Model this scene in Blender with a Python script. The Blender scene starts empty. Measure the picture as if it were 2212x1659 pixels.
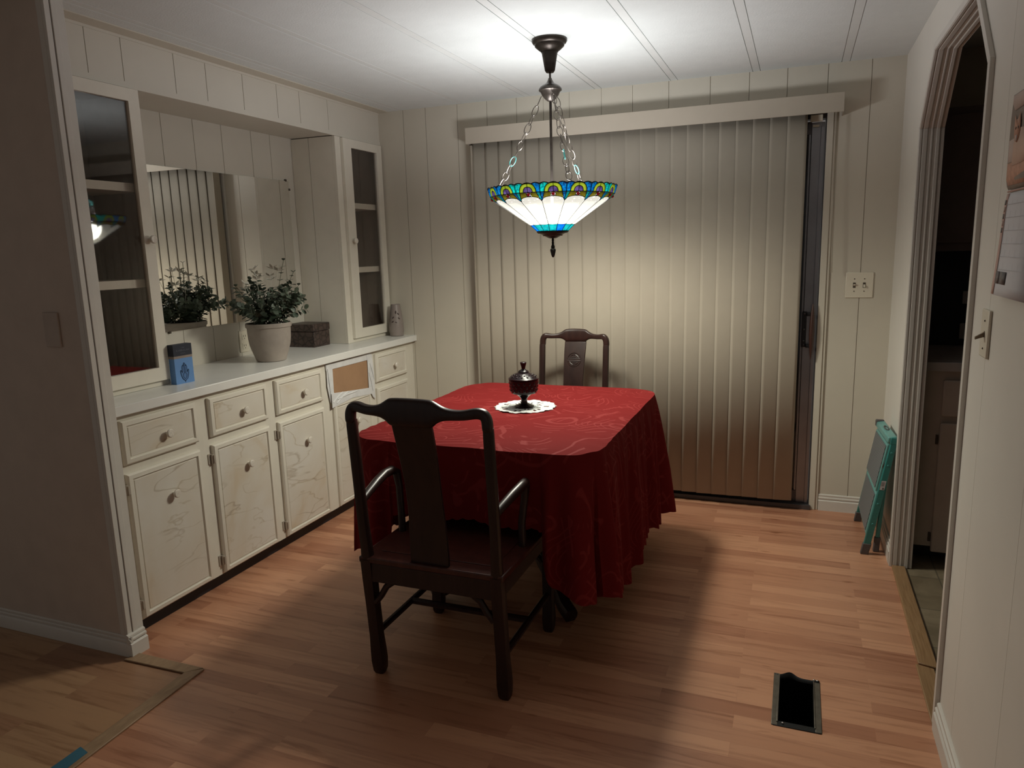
import bpy, bmesh, math, random
from mathutils import Vector, Matrix
random.seed(7)
PI = math.pi
scene = bpy.context.scene
COL = scene.collection
H = 2.25            # ceiling height
YB = 4.03           # back wall
XR = 0.43           # right wall
XS = -2.42          # soffit and tall cabinet face
XN = -2.715         # niche wall
Y0 = 1.73           # hall stub wall face

# ------------------------------------------------------------------ materials
def newmat(name):
    m = bpy.data.materials.new(name); m.use_nodes = True
    nt = m.node_tree
    for n in list(nt.nodes): nt.nodes.remove(n)
    out = nt.nodes.new('ShaderNodeOutputMaterial')
    return m, nt, out
def bsdf(nt, out, col, rough=.6, metal=0., spec=.5, coat=0.):
    b = nt.nodes.new('ShaderNodeBsdfPrincipled')
    b.inputs['Base Color'].default_value = (*col, 1)
    b.inputs['Roughness'].default_value = rough
    b.inputs['Metallic'].default_value = metal
    b.inputs['Specular IOR Level'].default_value = spec
    b.inputs['Coat Weight'].default_value = coat
    nt.links.new(b.outputs[0], out.inputs[0])
    return b
def coords(nt, scale=(1, 1, 1), kind='Object', rot=(0, 0, 0)):
    t = nt.nodes.new('ShaderNodeTexCoord'); mp = nt.nodes.new('ShaderNodeMapping')
    mp.inputs['Scale'].default_value = scale; mp.inputs['Rotation'].default_value = rot
    nt.links.new(t.outputs[kind], mp.inputs[0]); return mp.outputs[0]
def noise(nt, vec, scale, detail=3, rough=.55, dist=0.):
    n = nt.nodes.new('ShaderNodeTexNoise'); n.inputs['Scale'].default_value = scale
    n.inputs['Detail'].default_value = detail; n.inputs['Roughness'].default_value = rough
    n.inputs['Distortion'].default_value = dist
    nt.links.new(vec, n.inputs['Vector']); return n.outputs['Fac']
def ramp(nt, fac, stops):
    r = nt.nodes.new('ShaderNodeValToRGB'); e = r.color_ramp.elements
    while len(e) < len(stops): e.new(.5)
    for i, (p, c) in enumerate(stops):
        e[i].position = p; e[i].color = (*c, 1) if len(c) == 3 else c
    nt.links.new(fac, r.inputs[0]); return r.outputs[0]
def mix(nt, a, b, fac, mode='MIX'):
    m = nt.nodes.new('ShaderNodeMix'); m.data_type = 'RGBA'; m.blend_type = mode
    for s, v in ((m.inputs[0], fac), (m.inputs[6], a), (m.inputs[7], b)):
        if isinstance(v, (int, float)): s.default_value = v
        elif isinstance(v, tuple): s.default_value = (*v, 1)
        else: nt.links.new(v, s)
    return m.outputs[2]
def bump(nt, b, height, strength=.2, dist=.002):
    n = nt.nodes.new('ShaderNodeBump'); n.inputs['Strength'].default_value = strength
    n.inputs['Distance'].default_value = dist
    nt.links.new(height, n.inputs['Height']); nt.links.new(n.outputs[0], b.inputs['Normal'])
def simple(name, col, rough=.6, metal=0., spec=.5, vary=.08, nscale=12, bmp=0., bscale=80, coat=0.):
    m, nt, out = newmat(name); b = bsdf(nt, out, col, rough, metal, spec, coat)
    v = coords(nt)
    if vary:
        f = noise(nt, v, nscale, 4)
        lo = tuple(c*(1-vary) for c in col); hi = tuple(min(1, c*(1+vary)) for c in col)
        nt.links.new(ramp(nt, f, [(.3, lo), (.7, hi)]), b.inputs['Base Color'])
    if bmp: bump(nt, b, noise(nt, v, bscale, 3), bmp, .002)
    return m
M = {}
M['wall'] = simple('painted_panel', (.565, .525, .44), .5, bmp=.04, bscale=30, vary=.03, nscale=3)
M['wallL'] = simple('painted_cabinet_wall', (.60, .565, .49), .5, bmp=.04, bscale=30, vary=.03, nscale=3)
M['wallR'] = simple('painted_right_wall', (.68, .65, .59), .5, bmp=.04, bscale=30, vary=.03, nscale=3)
M['ceil'] = simple('textured_ceiling', (.67, .70, .69), .85, vary=.02, bmp=.45, bscale=140)
M['ceilsm'] = simple('smooth_ceiling_strip', (.67, .69, .675), .7, vary=.02)
M['trim'] = simple('trim_paint', (.62, .59, .54), .38, vary=.03)
M['cab'] = simple('cabinet_paint', (.70, .66, .57), .38, vary=.03, bmp=.03)
M['cabdark'] = simple('cabinet_interior', (.20, .155, .12), .7, vary=.12)
M['groove'] = simple('dark_groove', (.10, .08, .06), .8)
M['counter'] = simple('white_laminate', (.74, .735, .70), .28, vary=.02)
M['knob'] = simple('porcelain', (.68, .63, .55), .25, vary=.15, nscale=160)
M['knobbase'] = simple('knob_shank', (.28, .23, .18), .4, .6)
M['hinge'] = simple('painted_hinge', (.42, .37, .31), .45, .2)
M['vinyl'] = simple('blind_vinyl', (.41, .365, .298), .75, 0, .2, vary=.02)
M['alu'] = simple('dull_aluminium', (.30, .30, .32), .32, .85, vary=.1, nscale=6)
M['aludark'] = simple('dark_aluminium', (.10, .095, .10), .4, .6)  # dark grey metal of the door frame and sash rails
M['black'] = simple('black_plastic', (.012, .012, .014), .35)
M['woodhandle'] = simple('dark_handle_wood', (.05, .02, .014), .35)
M['bronze'] = simple('dark_bronze', (.055, .045, .038), .35, .7, vary=.3, nscale=40)
M['lead'] = simple('lead_came', (.012, .011, .010), .45, .5)
M['turq'] = simple('turquoise_bead', (.10, .55, .52), .3)
M['chainm'] = simple('chain_metal', (.16, .14, .12), .3, .85)
M['white_plate'] = simple('ivory_plate', (.66, .61, .50), .35, vary=.02)
M['slot'] = simple('dark_slot', (.06, .045, .03), .6)
M['toggle'] = simple('brown_toggle', (.17, .12, .07), .4)
M['pot'] = simple('clay_pot', (.345, .30, .26), .8, vary=.12, nscale=14, bmp=.15)
M['soil'] = simple('dark_soil', (.02, .017, .013), .9)
M['stem'] = simple('stem_green', (.12, .13, .07), .6)
M['petal'] = simple('white_petal', (.66, .64, .56), .6, vary=.05)
M['vase'] = simple('grey_ceramic', (.25, .21, .19), .45, vary=.05)
M['vasehole'] = simple('cut_out', (.06, .04, .035), .6)
M['lace'] = simple('white_cotton', (.80, .83, .80), .8, vary=.05, nscale=200)
M['redglass'] = simple('dark_red_glass', (.010, .004, .006), .2, 0, .4, vary=.2)
M['tape'] = simple('masking_plastic', (.70, .70, .70), .35, vary=.08, nscale=20, bmp=.5, bscale=22)
M['card'] = simple('cardboard', (.36, .21, .115), .8, vary=.06)
M['oak'] = None
M['blue'] = simple('blue_card', (.11, .25, .52), .5, vary=.04)
M['navy'] = simple('navy_card', (.014, .018, .032), .7)
M['taupe'] = simple('taupe_band', (.25, .20, .17), .5)
M['letter'] = simple('faded_letters', (.11, .12, .15), .5)
M['teal'] = simple('teal_enamel', (.035, .21, .195), .35, vary=.05)
M['tealpale'] = simple('pale_teal_edge', (.14, .34, .32), .4)
M['tread'] = None
M['rubber'] = simple('grey_rubber', (.10, .09, .09), .7)
M['paper'] = simple('paper', (.58, .57, .60), .6, vary=.02)
M['paperline'] = simple('paper_line', (.46, .45, .48), .6)
M['salmon'] = simple('salmon_strip', (.50, .31, .26), .6, vary=.12, nscale=60)
M['orange'] = simple('ginger_fur', (.50, .26, .17), .7, vary=.2, nscale=60)
M['orangel'] = simple('pale_fur', (.54, .36, .27), .7)
M['photobg'] = simple('photo_background', (.20, .145, .11), .6, vary=.3, nscale=14)
M['photolight'] = simple('photo_floor', (.48, .36, .31), .6, vary=.1)
M['photodark'] = simple('photo_dark', (.12, .10, .095), .6, vary=.5, nscale=60)
M['duct'] = simple('duct_metal', (.006, .008, .010), .45, .3)
M['flange'] = simple('flange_metal', (.16, .145, .12), .4, .7, vary=.25, nscale=30)
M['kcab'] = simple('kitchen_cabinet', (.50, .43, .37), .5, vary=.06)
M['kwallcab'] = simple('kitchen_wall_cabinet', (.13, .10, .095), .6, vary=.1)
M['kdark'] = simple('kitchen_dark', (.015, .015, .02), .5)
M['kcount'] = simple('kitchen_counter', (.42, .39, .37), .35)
M['bluetape'] = simple('painter_tape', (.035, .13, .19), .6)
M['nightglass'] = simple('night_glass', (.004, .004, .006), .08, 0, .5, vary=0)

def floor_mat(name, c1, c2, grain, width, row, seed):
    m, nt, out = newmat(name); b = bsdf(nt, out, c1, .34, 0, .4)
    v = coords(nt)
    br = nt.nodes.new('ShaderNodeTexBrick')
    br.offset = .37; br.offset_frequency = 2; br.squash = 1.
    br.inputs['Color1'].default_value = (0, 0, 0, 1); br.inputs['Color2'].default_value = (1, 1, 1, 1)
    br.inputs['Mortar'].default_value = (.35, .35, .35, 1)
    br.inputs['Scale'].default_value = 1.; br.inputs['Mortar Size'].default_value = .0004
    br.inputs['Mortar Smooth'].default_value = .3; br.inputs['Bias'].default_value = 0.
    br.inputs['Brick Width'].default_value = width; br.inputs['Row Height'].default_value = row
    mp = nt.nodes.new('ShaderNodeMapping'); mp.inputs['Location'].default_value = (seed, seed*.31, 0)
    nt.links.new(v, mp.inputs[0]); nt.links.new(mp.outputs[0], br.inputs['Vector'])
    # grain stretched along x and broad colour drift
    mp2 = nt.nodes.new('ShaderNodeMapping'); mp2.inputs['Scale'].default_value = (1.6, 22, 1)
    nt.links.new(v, mp2.inputs[0])
    mx = nt.nodes.new('ShaderNodeMix'); mx.data_type = 'VECTOR'; mx.inputs[0].default_value = .25
    vm = nt.nodes.new('ShaderNodeVectorMath'); vm.operation = 'SCALE'; vm.inputs['Scale'].default_value = 7.
    nt.links.new(br.outputs['Color'], vm.inputs[0])
    va = nt.nodes.new('ShaderNodeVectorMath'); va.operation = 'ADD'
    nt.links.new(mp2.outputs[0], va.inputs[0]); nt.links.new(vm.outputs[0], va.inputs[1])
    g = noise(nt, va.outputs[0], 1.7, 6, .62, .6)
    col = ramp(nt, br.outputs['Color'], [(0., c1), (1., c2)])
    gr = ramp(nt, g, [(.30, grain), (.50, (1, 1, 1)), (.72, (1.06, 1.05, 1.02))])
    col = mix(nt, col, gr, .85, 'MULTIPLY')
    # knots
    mp3 = nt.nodes.new('ShaderNodeMapping'); mp3.inputs['Scale'].default_value = (5, 16, 1)
    nt.links.new(v, mp3.inputs[0])
    kn = noise(nt, mp3.outputs[0], 1.3, 2, .4)
    col = mix(nt, col, ramp(nt, kn, [(.70, (1, 1, 1)), (.78, (.62, .52, .45))]), 1., 'MULTIPLY')
    nt.links.new(col, b.inputs['Base Color'])
    bump(nt, b, g, .05, .001)
    return m
M['floor'] = floor_mat('warm_laminate', (.40, .180, .105), (.62, .325, .195), (.62, .52, .46), .62, .0665, .13)
M['floor2'] = floor_mat('pale_laminate', (.30, .155, .088), (.52, .335, .185), (.60, .52, .46), .85, .125, .5)

def oak_mat():
    m, nt, out = newmat('oak_threshold'); b = bsdf(nt, out, (.35, .2, .09), .45)
    f = noise(nt, coords(nt, (60, 3, 60)), 3, 5)
    nt.links.new(ramp(nt, f, [(.3, (.24, .135, .06)), (.7, (.36, .22, .11))]), b.inputs['Base Color'])
    bump(nt, b, f, .3, .001); return m
M['oak'] = oak_mat()
def oak2():
    m, nt, out = newmat('worn_strip'); b = bsdf(nt, out, (.30, .19, .11), .5)
    f = noise(nt, coords(nt, (30, 8, 1)), 2, 5)
    nt.links.new(ramp(nt, f, [(.3, (.25, .155, .09)), (.7, (.36, .24, .14))]), b.inputs['Base Color']); return m
M['strip'] = oak2()
def marble():
    m, nt, out = newmat('painted_marble'); b = bsdf(nt, out, (.6, .54, .45), .3)
    oi = nt.nodes.new('ShaderNodeObjectInfo'); sc = nt.nodes.new('ShaderNodeVectorMath'); sc.operation = 'SCALE'; sc.inputs['Scale'].default_value = 1.
    cmb = nt.nodes.new('ShaderNodeCombineXYZ'); mu = nt.nodes.new('ShaderNodeMath'); mu.operation = 'MULTIPLY'; mu.inputs[1].default_value = 37.
    nt.links.new(oi.outputs['Random'], mu.inputs[0]); nt.links.new(mu.outputs[0], cmb.inputs[0]); nt.links.new(mu.outputs[0], cmb.inputs[1])
    def shifted(v):
        a = nt.nodes.new('ShaderNodeVectorMath'); a.operation = 'ADD'; nt.links.new(v, a.inputs[0]); nt.links.new(cmb.outputs[0], a.inputs[1]); return a.outputs[0]
    n1 = noise(nt, shifted(coords(nt, (1, 1, 1), rot=(.6, .3, 0))), 3.0, 4, .5, .8)
    base = ramp(nt, n1, [(.28, (.58, .47, .33)), (.42, (.645, .59, .50)), (.7, (.69, .66, .60))])
    col = base
    for (r_, sy, scl, w_, c_) in ((-1.0, .36, 3.0, .0042, (.60, .53, .45)), (-.62, .42, 4.4, .004, (.68, .60, .48))):
        n2 = noise(nt, shifted(coords(nt, (1, sy, 1.25), rot=(r_, 0, 0))), scl, 4, .48, .35)
        vein = ramp(nt, n2, [(.50-w_*2.2, (1, 1, 1)), (.499, c_), (.501, c_), (.50+w_*1.2, (1, 1, 1))])
        n3 = noise(nt, shifted(coords(nt, (1, 1, 1))), 4.5, 1)
        col = mix(nt, col, vein, ramp(nt, n3, [(.42, (.05, .05, .05)), (.62, (.72, .72, .72))]), 'MULTIPLY')
    nt.links.new(col, b.inputs['Base Color']); return m
M['marble'] = marble()
def rosewood(name, a, c, rough=.36):
    m, nt, out = newmat(name); b = bsdf(nt, out, a, rough, 0, .5)
    f = noise(nt, coords(nt, (14, 14, 2)), 3, 5)
    nt.links.new(ramp(nt, f, [(.3, a), (.7, c)]), b.inputs['Base Color']); return m
M['rose'] = rosewood('rosewood', (.015, .006, .005), (.028, .012, .009))
M['roseseat'] = rosewood('rosewood_seat', (.05, .014, .010), (.085, .026, .018), .3)
def cloth():
    m, nt, out = newmat('red_damask'); b = bsdf(nt, out, (.42, .03, .03), .7, 0, .12)
    v = coords(nt)
    # scrollwork: thin curling bands from two distorted ring patterns, broken up into sprays
    def scroll(sc, dist, off, lo):
        mp = nt.nodes.new('ShaderNodeMapping'); mp.inputs['Location'].default_value = off
        nt.links.new(v, mp.inputs[0])
        w = nt.nodes.new('ShaderNodeTexWave'); w.wave_type = 'RINGS'; w.rings_direction = 'SPHERICAL'; w.inputs['Scale'].default_value = sc
        w.inputs['Distortion'].default_value = dist; w.inputs['Detail'].default_value = 0.; w.inputs['Detail Scale'].default_value = 1.5
        nt.links.new(mp.outputs[0], w.inputs['Vector'])
        line = ramp(nt, w.outputs['Fac'], [(.30, (0, 0, 0)), (.40, (1, 1, 1)), (.62, (1, 1, 1)), (.70, (0, 0, 0))])
        br = ramp(nt, noise(nt, mp.outputs[0], 7.5, 1, .4, .8), [(lo, (0, 0, 0)), (lo+.03, (1, 1, 1))])
        return mix(nt, (0., 0., 0.), line, br)
    pat = mix(nt, scroll(2.3, 16, (.3, .1, 0), .50), (1., 1., 1.), scroll(3.4, 22, (1.3, .7, 0), .54))
    col = mix(nt, (.160, .011, .011), (.215, .022, .021), pat)
    nt.links.new(col, b.inputs['Base Color'])
    rr = nt.nodes.new('ShaderNodeMapRange'); rr.inputs[3].default_value = .95; rr.inputs[4].default_value = .8
    nt.links.new(pat, rr.inputs[0]); nt.links.new(rr.outputs[0], b.inputs['Roughness'])
    bump(nt, b, pat, .25, .001)
    return m
M['cloth'] = cloth()
def leafm():
    m, nt, out = newmat('eucalyptus_leaf'); b = bsdf(nt, out, (.05, .08, .045), .5)
    f = noise(nt, coords(nt), 26, 2)
    nt.links.new(ramp(nt, f, [(.35, (.030, .050, .030)), (.65, (.13, .165, .12))]), b.inputs['Base Color']); return m
M['leaf'] = leafm()
def crackle():
    m, nt, out = newmat('crackled_leather'); b = bsdf(nt, out, (.05, .03, .025), .45)
    vo = nt.nodes.new('ShaderNodeTexVoronoi'); vo.feature = 'DISTANCE_TO_EDGE'; vo.inputs['Scale'].default_value = 30
    nt.links.new(coords(nt), vo.inputs['Vector'])
    c = ramp(nt, vo.outputs['Distance'], [(0, (.006, .004, .004)), (.08, (.055, .034, .028)), (.4, (.075, .05, .042))])
    nt.links.new(c, b.inputs['Base Color']); bump(nt, b, vo.outputs['Distance'], .6, .004); return m
M['crackle'] = crackle()
def treadm():
    m, nt, out = newmat('ribbed_tread'); b = bsdf(nt, out, (.2, .2, .2), .7)
    w = nt.nodes.new('ShaderNodeTexWave'); w.inputs['Scale'].default_value = 28; w.bands_direction = 'DIAGONAL'
    nt.links.new(coords(nt), w.inputs['Vector'])
    nt.links.new(ramp(nt, w.outputs['Fac'], [(.2, (.115, .125, .13)), (.8, (.185, .195, .195))]), b.inputs['Base Color'])
    bump(nt, b, w.outputs['Fac'], .5, .002); return m
M['tread'] = treadm()
def tile():
    m, nt, out = newmat('kitchen_vinyl_tile'); b = bsdf(nt, out, (.3, .26, .2), .4)
    v = coords(nt)
    br = nt.nodes.new('ShaderNodeTexBrick'); br.offset = 0
    br.inputs['Scale'].default_value = 1; br.inputs['Brick Width'].default_value = .30; br.inputs['Row Height'].default_value = .30
    br.inputs['Mortar Size'].default_value = .003
    br.inputs['Color1'].default_value = (.19, .15, .10, 1); br.inputs['Color2'].default_value = (.27, .22, .155, 1)
    br.inputs['Mortar'].default_value = (.13, .11, .08, 1); nt.links.new(v, br.inputs['Vector'])
    n = noise(nt, v, 7, 5, .6, .6)
    nt.links.new(mix(nt, br.outputs['Color'], ramp(nt, n, [(.3, (.6, .58, .52)), (.7, (1.2, 1.2, 1.15))]), 1., 'MULTIPLY'), b.inputs['Base Color'])
    return m
M['tile'] = tile()
def mirror():
    m, nt, out = newmat('mirror_silver'); g = nt.nodes.new('ShaderNodeBsdfGlossy')
    g.inputs['Color'].default_value = (.93, .93, .91, 1); g.inputs['Roughness'].default_value = 0.
    nt.links.new(g.outputs[0], out.inputs[0]); return m
M['mirror'] = mirror()
def pane(name, tint, ior):
    m, nt, out = newmat(name)
    tr = nt.nodes.new('ShaderNodeBsdfTransparent'); tr.inputs[0].default_value = (*tint, 1)
    gl = nt.nodes.new('ShaderNodeBsdfGlossy'); gl.inputs['Roughness'].default_value = .03
    fr = nt.nodes.new('ShaderNodeFresnel'); ge = nt.nodes.new('ShaderNodeNewGeometry')
    mr = nt.nodes.new('ShaderNodeMapRange'); mr.inputs[3].default_value = ior; mr.inputs[4].default_value = 1/ior
    nt.links.new(ge.outputs['Backfacing'], mr.inputs[0]); nt.links.new(mr.outputs[0], fr.inputs['IOR'])
    mx = nt.nodes.new('ShaderNodeMixShader')
    nt.links.new(fr.outputs[0], mx.inputs[0]); nt.links.new(tr.outputs[0], mx.inputs[1]); nt.links.new(gl.outputs[0], mx.inputs[2])
    nt.links.new(mx.outputs[0], out.inputs[0]); return m
M['pane'] = pane('cabinet_glass', (.95, .94, .93), 1.55)
def glasspanel(name, trans, tcol, ttint, gloss=.06, nz=None, glow=0.):
    """opalescent stained glass: part of the light goes straight through, part is scattered"""
    m, nt, out = newmat(name)
    tr = nt.nodes.new('ShaderNodeBsdfTransparent'); tr.inputs[0].default_value = (*ttint, 1)
    tl = nt.nodes.new('ShaderNodeBsdfTranslucent'); tl.inputs[0].default_value = (*tcol, 1)
    if nz:
        f = noise(nt, coords(nt), nz[0], 3, .6)
        nt.links.new(ramp(nt, f, [(.35, tcol), (.65, nz[1])]), tl.inputs[0])
    gl = nt.nodes.new('ShaderNodeBsdfGlossy'); gl.inputs['Roughness'].default_value = .12
    m1 = nt.nodes.new('ShaderNodeMixShader'); m1.inputs[0].default_value = trans
    nt.links.new(tl.outputs[0], m1.inputs[1]); nt.links.new(tr.outputs[0], m1.inputs[2])
    m2 = nt.nodes.new('ShaderNodeMixShader'); m2.inputs[0].default_value = gloss
    nt.links.new(m1.outputs[0], m2.inputs[1]); nt.links.new(gl.outputs[0], m2.inputs[2])
    if glow:   # the opal glass of the switched-on lamp gives off scattered lamp light
        em = nt.nodes.new('ShaderNodeEmission'); em.inputs[0].default_value = (1., .965, .90, 1); em.inputs[1].default_value = glow
        ad = nt.nodes.new('ShaderNodeAddShader'); nt.links.new(m2.outputs[0], ad.inputs[0]); nt.links.new(em.outputs[0], ad.inputs[1]); m2 = ad
    nt.links.new(m2.outputs[0], out.inputs[0]); return m
M['g_white'] = glasspanel('cream_opal_glass', .62, (.022, .0215, .018), (.98, .97, .90), .02, (9, (.034, .033, .027)), glow=.22)
M['g_blue'] = glasspanel('blue_ripple_glass', .10, (.0, .04, .14), (.05, .35, .55), .05, (150, (.0, .22, .32)))
M['g_teal'] = glasspanel('teal_ripple_glass', .10, (.0, .12, .15), (.05, .45, .45), .05, (150, (.02, .36, .30)))
M['g_base'] = glasspanel('teal_base_glass', .3, (.0, .022, .026), (.03, .30, .32), .05, (90, (.004, .045, .042)))
M['g_base2'] = glasspanel('blue_base_glass', .3, (.0, .012, .04), (.03, .22, .45), .05, (90, (.0, .03, .06)))
M['g_green'] = glasspanel('lime_glass', .05, (.16, .19, .03), (.5, .6, .2), .05, (40, (.22, .24, .06)))
M['g_olive'] = glasspanel('amber_glass', .05, (.12, .10, .02), (.5, .5, .15), .05, (40, (.15, .14, .04)))
M['g_purple'] = glasspanel('violet_glass', .05, (.08, .06, .12), (.4, .3, .5), .05, (60, (.16, .13, .22)))
M['g_red'] = glasspanel('ruby_glass', .05, (.16, .0, .02), (.6, .05, .1), .1)

# ------------------------------------------------------------------ mesh builder
class B:
    def __init__(s): s.v = []; s.f = []; s.sm = []
    def add(s, vs, fs, smooth=False):
        k = len(s.v); s.v += [tuple(p) for p in vs]
        for f in fs: s.f.append(tuple(k+i for i in f)); s.sm.append(smooth)
        return s
    def box(s, x0, x1, y0, y1, z0, z1):
        x0, x1 = min(x0, x1), max(x0, x1); y0, y1 = min(y0, y1), max(y0, y1); z0, z1 = min(z0, z1), max(z0, z1)
        return s.add([(x0, y0, z0), (x1, y0, z0), (x1, y1, z0), (x0, y1, z0), (x0, y0, z1), (x1, y0, z1), (x1, y1, z1), (x0, y1, z1)],
              [(0, 3, 2, 1), (4, 5, 6, 7), (0, 1, 5, 4), (1, 2, 6, 5), (2, 3, 7, 6), (3, 0, 4, 7)])
    def prism(s, pts, vec, smooth=False):
        """closed 3d polygon extruded along vec"""
        n = len(pts); v = Vector(vec)
        a = [Vector(p) for p in pts]; b = [p+v for p in a]
        s.add(a+b, [tuple(range(n-1, -1, -1)), tuple(range(n, 2*n))] + [(i, (i+1) % n, n+(i+1) % n, n+i) for i in range(n)], smooth)
        return s
    def tube(s, pts, rad, n=10, sq=0., caps=True, closed=False):
        P = [Vector(p) for p in pts]; m = len(P)
        R = rad if isinstance(rad, (list, tuple)) else [rad]*m
        up = None; rings = []
        for i in range(m):
            a = P[i-1] if (i > 0 or closed) else P[i]; c = P[(i+1) % m] if (i < m-1 or closed) else P[i]
            t = (c-a).normalized()
            if up is None:
                w = Vector((1, 0, 0)) if abs(t.x) < .9 else Vector((0, 1, 0))
                u = (w - t*w.dot(t)).normalized()
            else: u = (up - t*up.dot(t)).normalized()
            up = u; w2 = t.cross(u); ring = []
            for k in range(n):
                a2 = 2*PI*k/n + (PI/n if sq else 0); ca, sa = math.cos(a2), math.sin(a2)
                q = 1.
                if sq: q = 1/((abs(ca)**(2+sq*8)+abs(sa)**(2+sq*8))**(1/(2+sq*8)))
                ring.append(P[i] + (u*ca + w2*sa)*R[i]*q)
            rings.append(ring)
        vs = [p for r in rings for p in r]; fs = []
        for i in range(m if closed else m-1):
            j = (i+1) % m
            for k in range(n):
                l = (k+1) % n; fs.append((i*n+k, i*n+l, j*n+l, j*n+k))
        if caps and not closed: fs += [tuple(range(n-1, -1, -1)), tuple((m-1)*n+k for k in range(n))]
        return s.add(vs, fs, True)
    def lathe(s, c, prof, n=32, scallop=None):
        cx, cy, cz = c; vs = []; fs = []; m = len(prof)
        for (r, z) in prof:
            for k in range(n):
                a = 2*PI*k/n; q = scallop(k, n, r, z) if scallop else 1
                vs.append((cx+r*q*math.cos(a), cy+r*q*math.sin(a), cz+z))
        for i in range(m-1):
            for k in range(n):
                l = (k+1) % n; fs.append((i*n+k, i*n+l, (i+1)*n+l, (i+1)*n+k))
        fs += [tuple(range(n-1, -1, -1)), tuple((m-1)*n+k for k in range(n))]
        return s.add(vs, fs, True)
    def sphere(s, c, r, n=12, sc=(1, 1, 1)):
        prof = [(max(1e-4, r*math.sin(PI*i/8)), -r*math.cos(PI*i/8)) for i in range(9)]
        k = len(s.v); s.lathe((0, 0, 0), prof, n)
        for i in range(k, len(s.v)):
            x, y, z = s.v[i]; s.v[i] = (c[0]+x*sc[0], c[1]+y*sc[1], c[2]+z*sc[2])
        return s
    def xf(s, mat):
        s.v = [tuple(mat @ Vector(p)) for p in s.v]; return s
    def build(s, name, mat, parent=None, bevel=0., solid=0., seg=2):
        me = bpy.data.meshes.new(name)
        off = Vector((0, 0, 0))
        if parent is not None: off = wloc(parent)
        me.from_pydata([tuple(Vector(p)-off) for p in s.v], [], s.f)
        me.polygons.foreach_set('use_smooth', [True]*len(s.f)); me.update()
        bm = bmesh.new(); bm.from_mesh(me); bmesh.ops.recalc_face_normals(bm, faces=bm.faces); bm.to_mesh(me); bm.free()
        me.set_sharp_from_angle(angle=math.radians(38))
        me.materials.append(mat)
        o = bpy.data.objects.new(name, me); COL.objects.link(o)
        if parent is not None: o.parent = parent
        if solid:
            q = o.modifiers.new('s', 'SOLIDIFY'); q.thickness = solid; q.offset = 0
        if bevel:
            q = o.modifiers.new('b', 'BEVEL'); q.width = bevel; q.segments = seg; q.limit_method = 'ANGLE'
            q.angle_limit = math.radians(50); q.harden_normals = False
        return o
def wloc(o):
    l = Vector(o.location)
    while o.parent: o = o.parent; l += Vector(o.location)
    return l
def thing(name, label, cat, loc, group=None):
    o = bpy.data.objects.new(name, None); o.empty_display_size = .05; COL.objects.link(o); o.location = loc
    o['label'] = label; o['category'] = cat
    if group: o['group'] = group
    return o
def tag(o, label, cat, group=None, kind=None):
    o['label'] = label; o['category'] = cat
    if group: o['group'] = group
    if kind: o['kind'] = kind
    return o
def struct(o, label, cat): o['kind'] = 'structure'; o['label'] = label; o['category'] = cat; return o
def lab(o, t): o['label'] = t; return o

# ------------------------------------------------------------------ the shell
def panelled(b, axis, face, depth, a0, a1, z0, z1, cuts, g=.003, back=.005):
    """wall of sheets with narrow grooves; face side at coordinate `face`, body goes towards face+depth"""
    sg = 1 if depth > 0 else -1
    cs = [a0]+[c for c in sorted(cuts) if a0+.01 < c < a1-.01]+[a1]
    for i in range(len(cs)-1):
        u0 = cs[i]+(g/2 if i else 0); u1 = cs[i+1]-(g/2 if i < len(cs)-2 else 0)
        if axis == 'x': b.box(face, face+sg*back, u0, u1, z0, z1)
        else: b.box(u0, u1, face, face+sg*back, z0, z1)
    if axis == 'x': b.box(face+sg*back, face+depth, a0, a1, z0, z1)
    else: b.box(a0, a1, face+sg*back, face+depth, z0, z1)
cutsB = [-2.248, -2.098, -1.890, -1.702, -1.52, -1.36, -1.21, -1.03, -.86, -.67, -.46, -.27, -.091, .093, .284]
# floors (the register opening is left out of the main floor)
vx0, vx1, vy0, vy1 = -.018, .110, 2.085, 2.352
b = B()
b.box(-3.0, vx0, 1.727, 4.15, -.03, 0); b.box(vx0, vx1, vy1, 4.15, -.03, 0); b.box(vx1, .46, 1.727, 4.15, -.03, 0)
b.box(vx0, vx1, 1.727, vy0, -.03, 0); b.box(-1.885, .46, -1.6, 1.727, -.03, 0)
struct(b.build('floor', M['floor']), 'reddish wood laminate floor of the dining room', 'floor')
struct(B().box(-4.6, -1.885, -1.6, 1.727, -.03, -.001).build('floor', M['floor2']), 'paler wider plank laminate beyond the worn strip', 'floor')
struct(B().box(.46, 2.6, -.5, 4.15, -.03, -.002).build('floor', M['tile']), 'brownish kitchen tile floor seen through the arch', 'floor')
# ceiling with strips
b = B()
xs = [-2.685+.405*i for i in range(8)]
edges = [-4.6]
for x in xs:
    edges += [x, x+.036]
edges.append(2.6)
b.box(-4.6, 2.6, -1.6, 4.15, H+.004, H+.05)
strips = B()
for i in range(len(edges)-1):
    g0 = 0 if i == 0 else .0015; g1 = 0 if i == len(edges)-2 else .0015
    (strips if i % 2 else b).box(edges[i]+g0, edges[i+1]-g1, -1.6, 4.15, H, H+.004)
ce = struct(b.build('ceiling', M['ceil']), 'white textured ceiling', 'ceiling')
struct(strips.build('trim_1', M['ceilsm']), 'flat strips covering the ceiling seams', 'trim')
struct(B().box(XS+.001, XS+.075, 1.80, YB, H-.004, H).build('trim_2', M['wall']), 'flat smooth strip along the ceiling over the cabinets', 'trim')
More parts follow.
